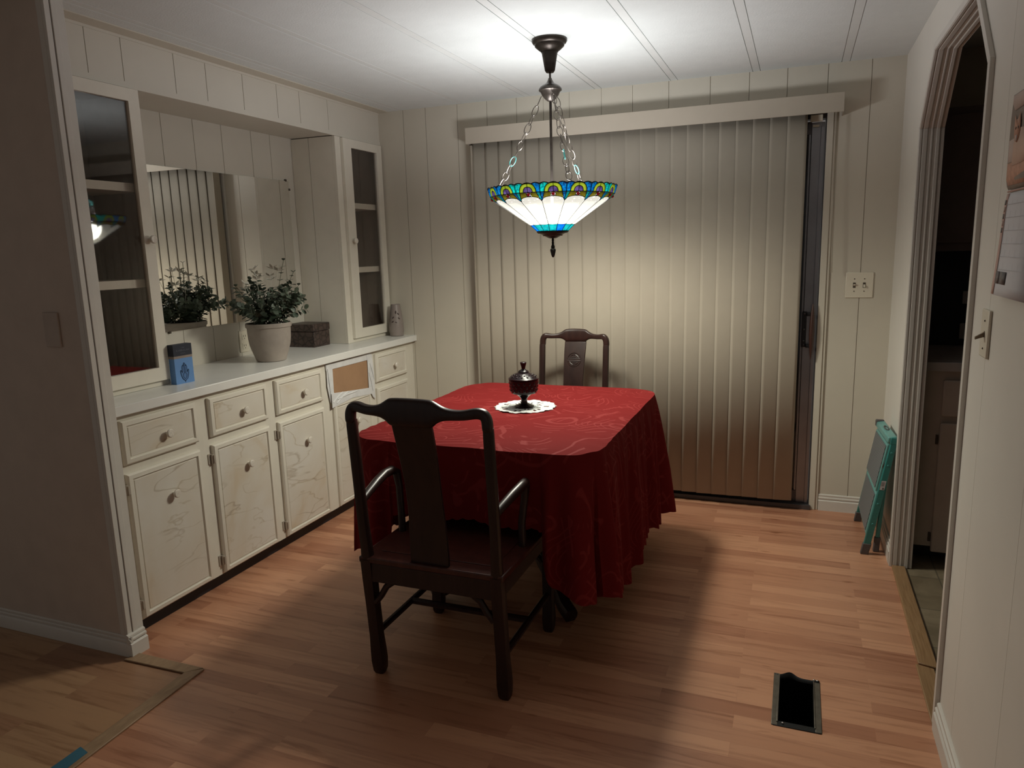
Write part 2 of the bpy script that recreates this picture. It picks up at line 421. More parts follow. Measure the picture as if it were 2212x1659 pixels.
# back wall with the slider opening
b = B()
panelled(b, 'y', YB, .07, -2.80, -1.745, 0, 2.035, cutsB); panelled(b, 'y', YB, .07, .105, 2.6, 0, 2.035, cutsB)
panelled(b, 'y', YB, .07, -2.80, 2.6, 2.035, H, cutsB)
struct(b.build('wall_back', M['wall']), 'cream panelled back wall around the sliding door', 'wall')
# left: niche wall, soffit, hall stub
b = B(); panelled(b, 'x', XN, -.06, 1.80, YB, 0, H, [2.45, 2.636, 2.827, 3.013, 3.227, 3.376])
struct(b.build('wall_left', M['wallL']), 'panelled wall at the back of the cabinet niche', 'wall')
b = B(); panelled(b, 'x', XS, XN-XS+.001, 1.80, YB, 2.062, 2.236, [2.046, 2.199, 2.452, 2.626, 2.853, 3.091, 3.267, 3.509])
b.box(XN+.001, XS+.004, 1.80, YB, 2.236, H); b.box(XS-.01, XS+.003, 1.80, YB, 2.058, 2.080)
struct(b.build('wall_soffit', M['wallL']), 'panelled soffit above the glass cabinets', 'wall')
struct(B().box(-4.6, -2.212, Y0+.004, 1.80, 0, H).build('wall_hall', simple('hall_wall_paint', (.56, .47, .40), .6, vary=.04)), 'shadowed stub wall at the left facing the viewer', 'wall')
b = B(); b.box(-2.212, -2.200, 1.730, 1.750, .03, H); b.box(-2.212, -2.197, 1.752, 1.772, .03, H); b.box(-2.222, -2.212, 1.772, 1.776, .03, H); b.box(-2.235, -2.205, 1.776, 1.803, .03, H); b.box(-2.236, -2.213, Y0+.001, Y0+.004, .03, H)
struct(b.build('trim_3', M['trim'], bevel=.002), 'white moulding capping the end of the stub wall', 'trim')
def baseboard(b, p0, p1, nrm, h=.085, t=.014):
    """ogee baseboard from p0 to p1 with outward normal nrm"""
    nx, ny = nrm; prof = [(0, 0), (t, 0), (t, h*.60), (t*.80, h*.64), (t*.50, h*.68), (t*.80, h*.72), (t*.80, h*.80), (t*.42, h*.84), (t*.55, h*.88), (t*.50, h*.96), (t*.2, h), (0, h)]
    b.prism([(p0[0]+nx*d, p0[1]+ny*d, z) for d, z in prof], (p1[0]-p0[0], p1[1]-p0[1], 0))
b = B(); baseboard(b, (-4.6, Y0+.004), (-2.1815, Y0+.004), (0, -1), .078, .012)
struct(b.build('baseboard_hall', M['trim']), 'baseboard along the shadowed stub wall', 'baseboard')
b = B(); baseboard(b, (-2.200, 1.7225), (-2.200, 1.795), (1, 0), .085, .022)
struct(b.build('baseboard_post', M['trim']), 'small baseboard block at the foot of the stub wall', 'baseboard')
b = B(); baseboard(b, (.143, YB), (XR, YB), (0, -1), .088, .014)
struct(b.build('baseboard_back', M['trim']), 'white baseboard right of the sliding door', 'baseboard')
b = B(); baseboard(b, (-2.235, YB), (-1.79, YB), (0, -1), .088, .014)
struct(b.build('baseboard_left', M['trim']), 'baseboard between cabinets and sliding door', 'baseboard')
b = B(); baseboard(b, (XR, 3.40), (XR, YB-.014), (-1, 0), .088, .014)
struct(b.build('baseboard_right', M['trim']), 'white baseboard behind the step stool', 'baseboard')
b = B(); baseboard(b, (XR, -1.6), (XR, 2.205), (-1, 0), .088, .016)
struct(b.build('baseboard_near', M['trim']), 'white baseboard on the near right wall', 'baseboard')
# right wall with the octagonal arch
OY0, OY1, OZ, CH = 2.225, 3.385, 2.082, .245
b = B()
panelled(b, 'x', XR, .07, -1.6, OY0, 0, H, [1.23, 1.64, 2.045], g=.0015, back=.002)
b.box(XR, XR+.07, OY1, YB, 0, H)
b.prism([(XR, OY0, H), (XR, OY0, OZ-CH), (XR, OY0+CH, OZ), (XR, OY1-CH, OZ), (XR, OY1, OZ-CH), (XR, OY1, H)], (.07, 0, 0))
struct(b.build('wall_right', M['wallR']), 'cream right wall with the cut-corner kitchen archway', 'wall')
def archpath(d):
    """arch outline pulled inwards by d"""
    k = d*math.tan(PI/8)
    return [(OY0+d, 0), (OY0+d, OZ-CH-k*.0-d*.414), (OY0+CH+d*.414, OZ-d), (OY1-CH-d*.414, OZ-d), (OY1-d, OZ-CH-d*.414), (OY1-d, 0)]
def archband(b, d0, d1, x0, x1):
    A, C = archpath(d0), archpath(d1)
    for i in range(5):
        q = [(x0, *A[i]), (x0, *A[i+1]), (x0, *C[i+1]), (x0, *C[i])]
        b.prism(q, (x1-x0, 0, 0))
b = B()
archband(b, -.012, .012, XR-.012, XR)          # face edge bead
archband(b, -.001, .010, XR-.004, XR+.076)
archband(b, .010, .014, XR-.010, XR-.001); archband(b, .010, .015, XR+.003, XR+.018)
archband(b, .010, .016, XR+.030, XR+.036); archband(b, .010, .018, XR+.048, XR+.060); archband(b, .010, .014, XR+.066, XR+.076)
struct(b.build('trim_4', M['trim'], bevel=.0012), 'fluted white casing around the kitchen archway', 'trim')
# kitchen shell
struct(B().box(.5, 2.5, -.6, -.5, 0, H).build('wall_kitchen_end', M['kwallcab']), 'end wall of the kitchen', 'wall')
struct(B().box(2.5, 2.6, -.5, 4.03, 0, H).build('wall_kitchen', M['kcab']), 'far kitchen wall', 'wall')

# thresholds and strips on the floor
def slab(b, pts, z0, z1): b.prism([(x, y, z0) for x, y in pts], (0, 0, z1-z0))
b = B(); slab(b, [(.428, 3.365), (.480, 3.365), (.482, 2.540), (.424, 2.556)], 0, .011)
tag(b.build('threshold_strip', M['oak'], bevel=.003), 'long far oak threshold board under the archway', 'threshold', 'oak threshold boards in the archway')
b = B(); slab(b, [(.416, 2.553), (.470, 2.537), (.466, 2.235), (.416, 2.205)], 0, .008)
tag(b.build('threshold_strip', M['oak'], bevel=.003), 'short near oak threshold board beside the right wall', 'threshold', 'oak threshold boards in the archway')
b = B(); slab(b, [(-2.197, 1.700), (-1.921, 1.706), (-1.879, 1.751), (-2.186, 1.751)], 0, .006)
tag(b.build('transition_strip', M['strip'], bevel=.002), 'short worn wooden strip running out from the stub wall', 'floor strip', 'worn wooden floor strips')
b = B(); slab(b, [(-1.921, 1.706), (-1.872, 1.748), (-1.835, .9), (-1.888, .9)], 0, .007)
tag(b.build('transition_strip', M['strip'], bevel=.002), 'long worn wooden strip between two laminate floors', 'floor strip', 'worn wooden floor strips')
b = B(); slab(b, [(-1.911, 1.303), (-1.868, 1.292), (-1.850, .95), (-1.906, .95)], .0072, .0082)
tag(b.build('painters_tape', M['bluetape']), 'blue painter tape on the near end of the floor strip', 'tape')
# open floor register
t = thing('floor_register', 'open black floor vent hole with a thin bent metal rim', 'vent', (.046, 2.22, 0))
b = B()
b.box(vx0, vx0+.002, vy0, vy1, -.16, -.001); b.box(vx1-.002, vx1, vy0, vy1, -.16, -.001); b.box(vx0, vx1, vy0, vy0+.002, -.16, -.001); b.box(vx0, vx1, vy1-.002, vy1, -.16, -.001); b.box(vx0, vx1, vy0, vy1, -.162, -.16)
b.build('duct', M['duct'], t)
b = B(); b.box(vx0-.006, vx0+.012, vy0-.01, vy1+.004, 0, .003); b.box(vx1-.012, vx1+.006, vy0-.01, vy1-.006, 0, .003)
b.box(vx0+.008, vx0+.013, vy0+.004, vy1-.004, -.03, .006); b.box(vx1-.014, vx1-.011, vy0+.004, vy1-.01, -.03, .006)
b.build('side_flange', M['flange'], t, bevel=.001)
b = B(); b.box(vx0-.002, vx1+.004, vy0-.012, vy0+.012, 0, .0025); b.build('front_flange', M['duct'], t, bevel=.001)
b = B(); pts = []
for i in range(25):
    s = i/24; x = vx0-.003+s*(vx1-vx0+.008)
    pts.append((x, vy1-.004+.010*math.exp(-((s-.35)/.13)**2)-.004*s, .003+.009*math.exp(-((s-.33)/.16)**2)+.004*math.exp(-((s-.95)/.08)**2)))
v = []
for p in pts: v += [(p[0], p[1]-.014, -.002), p, (p[0], p[1]+.002, p[2]-.003)]
f = []
for i in range(24):
    for j in (0, 1): f.append((i*3+j, i*3+j+1, i*3+4+j, i*3+3+j))
b.add(v, f, True); b.build('bent_flange', M['duct'], t, solid=.0015)
M['steel'] = simple('bright_steel', (.9, .9, .9), .15, 1., vary=0)
for x, y in ((.098, vy1-.006), (.108, vy1-.007), (.008, vy0+.001)): B().sphere((x, y, .006), .0032, 8, (1, 1, .6)).build('screw', M['steel'], t)

# ------------------------------------------------------------------ sliding door + blind
t = thing('door_1', 'aluminium sliding glass door behind the vertical blind', 'door', (-.82, YB+.03, 0)); t['kind'] = 'structure'
b = B(); b.box(-1.745, -1.70, YB+.001, YB+.07, .02, 2.03); b.box(.092, .105, YB+.001, YB+.07, .02, 2.03); b.box(-1.745, .105, YB+.001, YB+.07, 2.0, 2.034); b.box(-1.745, .105, YB-.028, YB+.07, 0, .026)
b.build('outer_frame', M['aludark'], t, bevel=.002)
b = B(); b.box(.030, .090, YB+.012, YB+.045, .026, 1.985); b.box(.018, .030, YB+.020, YB+.04, .026, 1.985); b.box(.072, .090, YB+.004, YB+.014, .026, 1.965)
b.build('sash_stile', M['alu'], t, bevel=.002)
b = B(); b.box(-.86, -.80, YB+.012, YB+.045, .026, 1.99); b.box(-1.70, -1.66, YB+.03, YB+.06, .026, 1.99); b.box(-.80, .03, YB+.015, YB+.045, .026, .09); b.box(-.80, .03, YB+.015, YB+.045, 1.93, 1.99); b.box(-1.66, -.86, YB+.03, YB+.06, .026, .09)
b.build('sash_rails', M['aludark'], t)
b = B(); b.box(-.80, .018, YB+.027, YB+.033, .09, 1.93); b.box(-1.66, -.86, YB+.042, YB+.048, .09, 1.99)
b.build('glass_pane', M['nightglass'], t)
b = B(); b.box(.022, .078, YB-.022, YB+.001, 1.985, 2.016); b.build('rail_end', M['white_plate'], t, bevel=.002)
b = B(); b.box(.034, .064, YB+.000, YB+.012, 1.962, 1.972); b.build('latch_catch', M['white_plate'], t, bevel=.001)
b = B(); b.box(.024, .046, YB-.004, YB+.012, .872, 1.056)
for z in (.885, .925, .965, 1.045): b.lathe((0, 0, 0), [(.001, 0), (.006, 0), (.006, .004), (.001, .005)], 10) if False else None
hd = b.build('latch_plate', M['black'], t, bevel=.003)
b = B(); b.box(.045, .070, YB-.030, YB-.004, 1.035, 1.052); b.box(.045, .070, YB-.030, YB-.004, .872, .889)
b.build('handle_bracket', M['black'], t, bevel=.003)
b = B(); pr = []
for i in range(13):
    s = i/12; pr.append((.0125*math.sin(PI*(.03+.94*s))**.8, .815+.285*s))
b.lathe((.072, YB-.040, 0), pr, 14); lab(b.build('wood_grip', M['woodhandle'], t), 'dark wooden spindle grip')
for z in (.885, .905, .965, 1.045): B().sphere((.035, YB-.005, z), .005, 8).build('screw', M['alu'], t)
# white side casing of the slider
b = B(); b.box(.098, .128, YB-.016, YB, 0, 2.03); b.box(.128, .141, YB-.010, YB, 0, 2.03)
struct(b.build('trim_5', M['wall'], bevel=.002), 'narrow white casing right of the sliding door', 'trim')
b = B(); b.box(-1.775, -1.745, YB-.016, YB, 0, 2.03)
struct(b.build('trim_6', M['trim'], bevel=.002), 'narrow white casing left of the sliding door', 'trim')

t = thing('vertical_blind', 'closed cream vertical blind hanging over the sliding glass door', 'blind', (-.8, 3.95, 2.0))
b = B()
b.box(-1.784, .166, 3.898, 3.902, 2.003, 2.091); b.box(-1.784, -1.780, 3.90, YB, 2.003, 2.091); b.box(.162, .166, 3.90, YB, 2.003, 2.091); b.box(-1.784, .166, 3.90, YB, 2.088, 2.091)
b.build('valance', M['vinyl'], t, bevel=.001)
B().box(-1.76, .10, 3.945, 3.985, 2.035, 2.075).build('headrail', M['vinyl'], t, bevel=.002)
NV = 22; px0, px1 = -1.722, -.036; pitch = (px1-px0)/(NV-1); tilt = math.radians(5.5)
for i in range(NV):
    cx = px0+pitch*i; b = B(); w = .0455; rows = []
    tl = tilt*random.uniform(.9, 1.1)
    for j in range(7):
        s = -1+2*j/6; cv = .0008*(1-s*s)
        rows.append((cx+w*s*math.cos(tl)+cv*math.sin(tl), 3.952+w*s*math.sin(tl)-cv*math.cos(tl)))
    z0 = .060+random.uniform(-.002, .002); z1 = 2.04
    v = [(x, y, z0) for x, y in rows]+[(x, y, z1) for x, y in rows]
    b.add(v, [(j, j+1, 8+j, 7+j) for j in range(6)], True)
    b.build('vane', M['vinyl'], t, solid=.0014)
b = B(); b.box(-1.768, -1.764, 3.93, 3.99, .06, 2.0); b.build('edge_vane', M['vinyl'], t)
b = B(); b.tube([(.134, 3.98, 2.03), (.138, 3.978, 1.7), (.150, 3.975, 1.254)], .0028, 8); b.build('pull_wand', M['vinyl'], t)

# light switches, outlets
def screw(b, x, y, z, r, ax):
    n = 8; c = Vector((x, y, z))
    b.sphere((x, y, z), r, 8)
t = thing('light_switch', 'ivory double switch plate on the back wall right of the sliding door', 'light switch', (.281, YB, 1.188))
B().box(.219, .345, YB-.006, YB, 1.126, 1.252).build('cover_plate', M['white_plate'], t, bevel=.003)
for x, up in ((.259, 1), (.304, -1)):
    B().box(x-.006, x+.006, YB-.0075, YB-.005, 1.176, 1.202).build('toggle_slot', M['slot'], t)
    b = B(); b.prism([(x-.004, YB-.006, 1.184), (x-.004, YB-.006, 1.194), (x-.004, YB-.018, 1.189+.006*up), (x-.004, YB-.018, 1.184+.006*up)], (.008, 0, 0))
    b.build('toggle', M['white_plate'], t)
    for z in (1.220, 1.159): B().sphere((x, YB-.006, z), .0028, 8).build('screw', M['slot'], t)
t = thing('light_switch', 'single cream switch plate with brown toggle on the near right wall', 'light switch', (XR, 2.05, 1.177))
B().box(XR-.007, XR, 2.010, 2.085, 1.119, 1.235).build('cover_plate', M['white_plate'], t, bevel=.003)
b = B(); b.prism([(XR-.006, 2.038, 1.183), (XR-.006, 2.048, 1.183), (XR-.006, 2.048, 1.168), (XR-.006, 2.038, 1.168)], (-.001, 0, 0)); b.prism([(XR-.006, 2.039, 1.182), (XR-.006, 2.039, 1.170), (XR-.026, 2.039, 1.163), (XR-.026, 2.039, 1.169)], (0, .008, 0))
b.build('toggle', M['toggle'], t)
for z in (1.208, 1.141): B().sphere((XR-.007, 2.045, z), .0025, 8).build('screw', M['slot'], t)
o = B().box(-2.400, -2.328, Y0-.003, Y0+.004, 1.125, 1.243).build('light_switch', simple('painted_plate', (.47, .39, .33), .5), bevel=.002)
tag(o, 'dim painted switch plate on the shadowed stub wall at left', 'light switch')
t = thing('power_outlet', 'ivory duplex outlet in the niche behind the potted plant', 'outlet', (XN, 3.033, .975))
B().box(XN, XN+.006, 2.998, 3.068, .918, 1.032).build('cover_plate', M['white_plate'], t, bevel=.003)
for z in (.950, 1.000):
    b = B(); b.box(XN+.006, XN+.008, 3.016, 3.050, z-.016, z+.016); b.build('receptacle', M['white_plate'], t, bevel=.003)
    b = B(); b.box(XN+.0078, XN+.0085, 3.0245, 3.0275, z-.002, z+.009); b.box(XN+.0078, XN+.0085, 3.0385, 3.0415, z-.002, z+.009); b.box(XN+.0078, XN+.0085, 3.031, 3.035, z-.012, z-.007)
    b.build('slots', M['slot'], t)

# ------------------------------------------------------------------ base cabinets and worktop
XF = -2.262
def rings_panel(b, x, y0, y1, z0, z1, prof):
    """stepped slab front facing +x: prof = [(inset, height), ...]"""
    vs = []
    for ins, h in prof: vs += [(x+h, y0+ins, z0+ins), (x+h, y1-ins, z0+ins), (x+h, y1-ins, z1-ins), (x+h, y0+ins, z1-ins)]
    fs = []
    for i in range(len(prof)-1):
        for k in range(4): fs.append((4*i+k, 4*i+(k+1) % 4, 4*i+4+(k+1) % 4, 4*i+4+k))
    k = 4*(len(prof)-1); fs += [(k, k+1, k+2, k+3), (3, 2, 1, 0)]
    b.add(vs, fs)
def front(root, kind, y0, y1, z0, z1, knob, hinges=()):
    b = B(); rings_panel(b, XF+.001, y0, y1, z0, z1, [(0, 0), (0, .010), (.006, .017), (.020, .019), (.023, .012), (.027, .012)])
    d = b.build(kind, M['cab'], root)
    b = B(); rings_panel(b, XF+.006, y0+.0265, y1-.0265, z0+.0265, z1-.0265, [(0, 0), (0, .006), (.003, .0095)])
    lab(b.build('marbled_panel', M['marble'], d), 'marble-painted panel')
    if knob: make_knob(d, XF+.0155, *knob)
    for hz in hinges:
        b = B(); b.box(XF, XF+.004, y0-.020, y0-.004, hz-.022, hz+.022); b.tube([(XF+.010, y0-.005, hz-.020), (XF+.010, y0-.005, hz+.020)], .005, 8)
        b.box(XF+.010, XF+.0205, y0-.004, y0+.004, hz-.016, hz+.016)
        b.build('hinge', M['hinge'], d)
    return d
def make_knob(par, x, y, z):
    m = Matrix.Translation((x, y, z)) @ Matrix.Rotation(PI/2, 4, 'Y')
    b = B(); b.lathe((0, 0, 0), [(.0075, 0), (.006, .004), (.006, .010), (.013, .013), (.0165, .018), (.0165, .023), (.014, .026), (.004, .0265)], 20); b.xf(m)
    k = b.build('knob', M['knob'], par)
    return k
units = [(1.800, 2.240, 1.849, 2.204, 'leftmost base cabinet, nearest the stub wall'),
         (2.240, 2.655, 2.272, 2.626, 'base cabinet second from the left, amber-stained drawer'),
         (2.655, 3.085, 2.690, 3.046, 'third base cabinet, left of the taped cardboard patch'),
         (3.085, 3.545, 3.132, 3.490, 'base cabinet whose drawer is replaced by taped cardboard'),
         (3.545, 4.028, 3.562, 3.918, 'rightmost base cabinet, in the corner by the back wall')]
for i, (a0, a1, d0, d1, lb) in enumerate(units):
    r = thing('base_cabinet', lb, 'cabinet', (-2.49, (a0+a1)/2, 0), 'built-in base cabinets')
    b = B()
    b.box(XN+.002, XF-.023, a0, a0+.015, .07, .860); b.box(XN+.002, XF-.023, a1-.015, a1, .07, .860); b.box(XN+.002, XF-.023, a0+.015, a1-.015, .07, .085)
    b.box(XF-.02, XF, a0, a1, .836, .860); b.box(XF-.02, XF, d0+.012, d1-.012, .636, .682); b.box(XF-.02, XF, a0, a1, .07, .085)
    b.box(XF-.02, XF, a0, d0+.012, .085, .836); b.box(XF-.02, XF, d1-.012, a1, .085, .836)
    b.box(XF-.0225, XF-.0205, d0, d1, .07, .86)
    b.build('carcass', M['cab'], r)
    B().box(-2.325, -2.310, a0, a1, 0, .07).build('toe_kick', M['kdark'], r)  # near-black colour stands in for the shade in the recess below the doors
    if i == 3: PATCH = r
    if i != 3: front(r, 'drawer', d0, d1, .676, .841, (((d0+d1)/2)+.018, .752))
    hs = (.135, .585) if i in (0, 1, 2) else ()
    front(r, 'door', d0, d1, .077, .642, ((d0+d1)/2+.018, .510), hs)
b = B(); b.box(XN+.001, -2.232, 1.802, YB, .862, .900)
ct = tag(b.build('worktop', M['counter'], bevel=.003), 'long white laminate worktop over the base cabinets', 'worktop')
# cardboard patch, taped onto the fourth unit
r = PATCH
lab(B().box(XF+.0005, XF+.004, 3.13, 3.50, .66, .84).build('cardboard_patch', M['card'], r), 'brown cardboard square over the missing drawer')
def sheet(pts, x):
    b = B(); b.prism([(x, y, z) for y, z in pts], (.0022, 0, 0)); lab(b.build('plastic_sheeting', M['tape'], r, bevel=.001), 'crinkled white plastic masking')
sheet([(3.095, .852), (3.520, .856), (3.520, .819), (3.095, .822)], XF+.005)
sheet([(3.098, .85), (3.150, .85), (3.147, .70), (3.172, .652), (3.112, .648), (3.094, .74)], XF+.0075)
sheet([(3.484, .85), (3.533, .85), (3.5435, .74), (3.5435, .68), (3.5435, .585), (3.520, .60), (3.482, .66)], XF+.0075)
sheet([(3.112, .700), (3.49, .662), (3.49, .625), (3.30, .640), (3.11, .622)], XF+.0185)
for a, c in (((3.12, .65), (3.21, .69)), ((3.15, .64), (3.26, .684)), ((3.52, .64), (3.49, .75)), ((3.104, .83), (3.118, .66)), ((3.16, .66), (3.34, .67)), ((3.505, .80), (3.54, .70))):
    hi = a[1] > .7 or c[1] > .7; x0 = XF+(.011 if hi else .021)
    b = B(); b.tube([(x0, *a), (x0+.0015, (a[0]+c[0])/2, (a[1]+c[1])/2+.004), (x0, *c)], .0028, 6); b.build('crease', M['tape'], r)

# ------------------------------------------------------------------ tall glass cabinets
def tall(y0, y1, dy0, dy1, gy0, gy1, lb, knobpos, side):
    r = thing('glass_cabinet', lb, 'cabinet', (-2.57, (y0+y1)/2, .9), 'tall glass cabinets on the worktop')
    b = B()
    if side == 'L': b.box(XN+.002, XS-.0205, y1-.012, y1, .901, 2.0575); b.box(XN+.002, XS-.0205, y0, y0+.012, .901, 2.0575)
    else:
        panelled(b, 'y', y0, .014, XN+.002, XS-.0205, .901, 2.0575, [-2.595]); b.box(XN+.002, XS-.02, y1-.012, y1, .901, 2.0575)
    b.box(XS-.02, XS, y0, dy0+.03, .901, 2.0575); b.box(XS-.02, XS, dy1-.03, y1, .901, 2.0575)
    b.box(XS-.02, XS, dy0+.03, dy1-.03, .901, .965); b.box(XS-.02, XS, dy0+.03, dy1-.03, 2.020, 2.0575)
    b.build('case', M['cab'], r)
    b = B(); b.box(XN+.003, XS-.021, y0+.015, y1-.013, .902, .912); b.box(XN+.003, XS-.021, y0+.015, y1-.013, 2.045, 2.055); b.box(XN+.003, XN+.008, y0+.015, y1-.013, .912, 2.045)
    b.box(XN+.008, XS-.021, y0+.0145, y0+.018, .912, 2.045); b.box(XN+.008, XS-.021, y1-.018, y1-.0125, .912, 2.045)
    b.build('interior_lining', M['cabdark'], r)
    for z in (1.302, 1.674):
        sh = B().box(XN+.010, XS-.024, y0+.019, y1-.019, z, z+.032).build('shelf', M['cab'], r)
    b = B(); z0, z1 = .925, 2.053; o0, o1 = .979, 2.006
    for (ya, yb, za, zb) in ((dy0, gy0, z0, z1), (gy1, dy1, z0, z1), (gy0, gy1, z0, o0), (gy0, gy1, o1, z1)): b.box(XS+.001, XS+.019, ya, yb, za, zb)
    d = b.build('door', M['cab'], r)
    B().box(XS+.006, XS+.009, gy0, gy1, o0, o1).build('glass_pane', M['pane'], d)
    make_knob(d, XS+.019, *knobpos)
    return r
tall(1.803, 2.255, 1.830, 2.238, 1.890, 2.188, 'tall narrow glass cabinet at the left end beside the stub wall', (2.214, 1.489), 'L')
tall(3.556, 4.028, 3.606, 4.012, 3.686, 3.957, 'tall narrow glass cabinet in the right corner of the niche', (3.645, 1.486), 'R')

# mirror
r = thing('wall_mirror', 'frameless rectangular mirror on the niche wall behind the plant', 'mirror', (XN, 2.9, 1.45))
B().box(XN+.003, XN+.009, 2.30, 3.497, 1.080, 1.826).build('mirror_glass', M['mirror'], r)
B().box(XN+.0005, XN+.003, 2.303, 3.494, 1.083, 1.823).build('backing', M['slot'], r)
for y, z in ((3.475, 1.829), (3.500, 1.78), (3.500, 1.14), (3.470, 1.077), (2.5, 1.829), (2.55, 1.077)):
    B().box(XN+.001, XN+.012, y-.006, y+.006, z-.006, z+.006).build('clip', M['slot'], r, bevel=.002)

# ------------------------------------------------------------------ things on the worktop
CT = .900
# book / card box
r = thing('card_box', 'small blue and black box with a hand emblem leaning by the left glass cabinet', 'box', (-2.41, 2.30, CT))
ang = math.radians(-4); ca, sa = math.cos(ang), math.sin(ang)
BS = .87
def bk(x, y, z): return (-2.368+BS*(ca*x-sa*y), 2.282+BS*(sa*x+ca*y), CT+BS*z)
def bkbox(b, x0, x1, y0, y1, z0, z1):
    b.add([bk(x, y, z) for z in (z0, z1) for x, y in ((x0, y0), (x1, y0), (x1, y1), (x0, y1))], [(0, 3, 2, 1), (4, 5, 6, 7), (0, 1, 5, 4), (1, 2, 6, 5), (2, 3, 7, 6), (3, 0, 4, 7)])
b = B(); bkbox(b, -.035, .002, -.052, .052, 0, .122); b.build('box_body', M['blue'], r)
b = B(); bkbox(b, -.036, .003, -.053, .053, .134, .188); b.build('box_lid', M['navy'], r)
b = B(); bkbox(b, -.0355, .0025, -.0525, .0525, .122, .134); b.build('band', M['taupe'], r)
b = B()
def bktube(pts, rad): b.tube([bk(.0032, y, z) for y, z in pts], rad, 5)
hand = [(0, .012), (.014, .022), (.0215, .042), (.024, .062), (.0205, .066), (.017, .058), (.014, .052), (.0135, .080), (.010, .088), (.0065, .083), (.0045, .094), (0, .1), (-.0045, .094), (-.0065, .083), (-.010, .088), (-.0135, .080), (-.014, .052), (-.017, .058), (-.0205, .066), (-.024, .062), (-.0215, .042), (-.014, .022), (0, .012)]
bktube(hand, .0009); bktube([(0, .055), (.011, .042), (.008, .028), (0, .022), (-.008, .028), (-.011, .042), (0, .055)], .0008); bktube([(-.005, .054), (-.0045, .088)], .0006); bktube([(.005, .054), (.0045, .088)], .0006); bktube([(0, .054), (0, .095)], .0005)
bktube([(0, .012), (0, .006)], .0008)
hn = b.build('hand_emblem', M['navy'], r)
b = B(); b.prism([bk(.0022, y*.93, .055+(z-.055)*.95) for y, z in hand[:-1]], (.0006, 0, 0)); b.build('emblem_fill', simple('deep_blue_ink', (.06, .15, .34), .5), r)
def text_mesh(txt, size, name, mat, parent, mw, ext=.0003):
    cu = bpy.data.curves.new(name, 'FONT'); cu.body = txt; cu.size = size; cu.align_x = 'CENTER'; cu.align_y = 'CENTER'; cu.extrude = ext; cu.space_character = 1.3
    ob = bpy.data.objects.new(name+'_tmp', cu); COL.objects.link(ob)
    dg = bpy.context.evaluated_depsgraph_get(); me = bpy.data.meshes.new_from_object(ob.evaluated_get(dg))
    bpy.data.objects.remove(ob); bpy.data.curves.remove(cu)
    me.transform(mw); me.transform(Matrix.Translation(-wloc(parent))); me.materials.clear(); me.materials.append(mat)
    o = bpy.data.objects.new(name, me); COL.objects.link(o); o.parent = parent; return o
def bktext(txt, size, z, nm):
    # text x axis -> +y (left to right for a viewer at +x), text up -> +z
    m = Matrix(((0, 0, 1, 0), (1, 0, 0, 0), (0, 1, 0, 0), (0, 0, 0, 1)))
    text_mesh(txt, size, nm, M['letter'], r, Matrix.Translation(bk(.0034, 0, z)) @ Matrix.Rotation(ang, 4, 'Z') @ m)
bktext('THE', .0083, .172, 'lettering'); bktext('KABBALAH', .0107, .159, 'lettering'); bktext('DECK', .0083, .1455, 'lettering')

# plant
PX, PY = -2.436, 2.905
r = thing('potted_plant', 'artificial eucalyptus with white blossoms in a tapered grey-brown clay pot', 'plant', (PX, PY, CT))
b = B(); b.lathe((PX, PY, CT), [(.064, 0), (.071, .003), (.080, .030), (.090, .058), (.0975, .085), (.1015, .115), (.1035, .150), (.104, .166), (.1095, .170), (.1105, .186), (.107, .190), (.101, .186), (.099, .16)], 40)
b.build('pot', M['pot'], r)
b = B(); b.lathe((PX, PY, CT+.165), [(.098, -.01), (.094, .01), (.05, .03), (.002, .035)], 20); b.build('filler', M['soil'], r)
leaves = B(); stems = B(); tips = []
rnd = random.Random(11)
def leaf(p, d, up, rad, fold=.15):
    """rounded leaf disc starting at p in direction d"""
    d = d.normalized(); s = d.cross(up)
    if s.length < .01: s = Vector((1, 0, 0))
    s.normalize(); nn = s.cross(d)
    c = p+d*rad*1.05; vs = [p]; n = 9
    for k in range(n):
        a = -PI*.82+2*PI*.82*k/(n-1)
        vs.append(c + d*rad*math.cos(a) + s*rad*.92*math.sin(a) + nn*fold*rad*abs(math.sin(a)))
    vs.append(c)
    leaves.add(vs, [(0, 1, n+1), (0, n+1, n)]+[(i, i+1, n+1) for i in range(1, n)], True)
for i in range(64):
    a = rnd.uniform(0, 2*PI); spread = rnd.uniform(.15, 1.)
    L = rnd.uniform(.10, .22)+(.06 if i % 6 == 0 else 0); 
    base = Vector((PX+.05*math.cos(a)*spread, PY+.05*math.sin(a)*spread, CT+.18))
    lean = .16*spread
    tip = base+Vector((lean*math.cos(a), lean*math.sin(a), L*(1.15-.55*spread)))
    if tip.x < XN+.05: tip.x = XN+.05+rnd.uniform(0, .02)
    mid = (base+tip)/2+Vector((0, 0, .03)); pts = []
    for k in range(9):
        s = k/8; pts.append(base*(1-s)**2+mid*2*s*(1-s)+tip*s*s)
    stems.tube(pts, [.0018-.0001*k for k in range(9)], 5)
    nl = int(5+L*20)
    for k in range(nl):
        s = .18+.82*k/(nl-1); q = min(7, int(s*8)); p = pts[q].lerp(pts[q+1], s*8-q)
        tdir = (pts[min(8, q+1)]-pts[q]).normalized()
        for sg in (0, PI):
            az = rnd.uniform(0, PI)+sg
            side = tdir.cross(Vector((math.cos(az), math.sin(az), .2))).normalized()
            dd = side*1.+tdir*rnd.uniform(.1, .6)
            rd = rnd.uniform(.0155, .0225)*(1.0-.36*s)
            if p.x+dd.x*rd*2 > XN+.012: leaf(p, dd, Vector((rnd.uniform(-.4, .4), rnd.uniform(-.4, .4), 1)), rd)
    tips.append(tip)
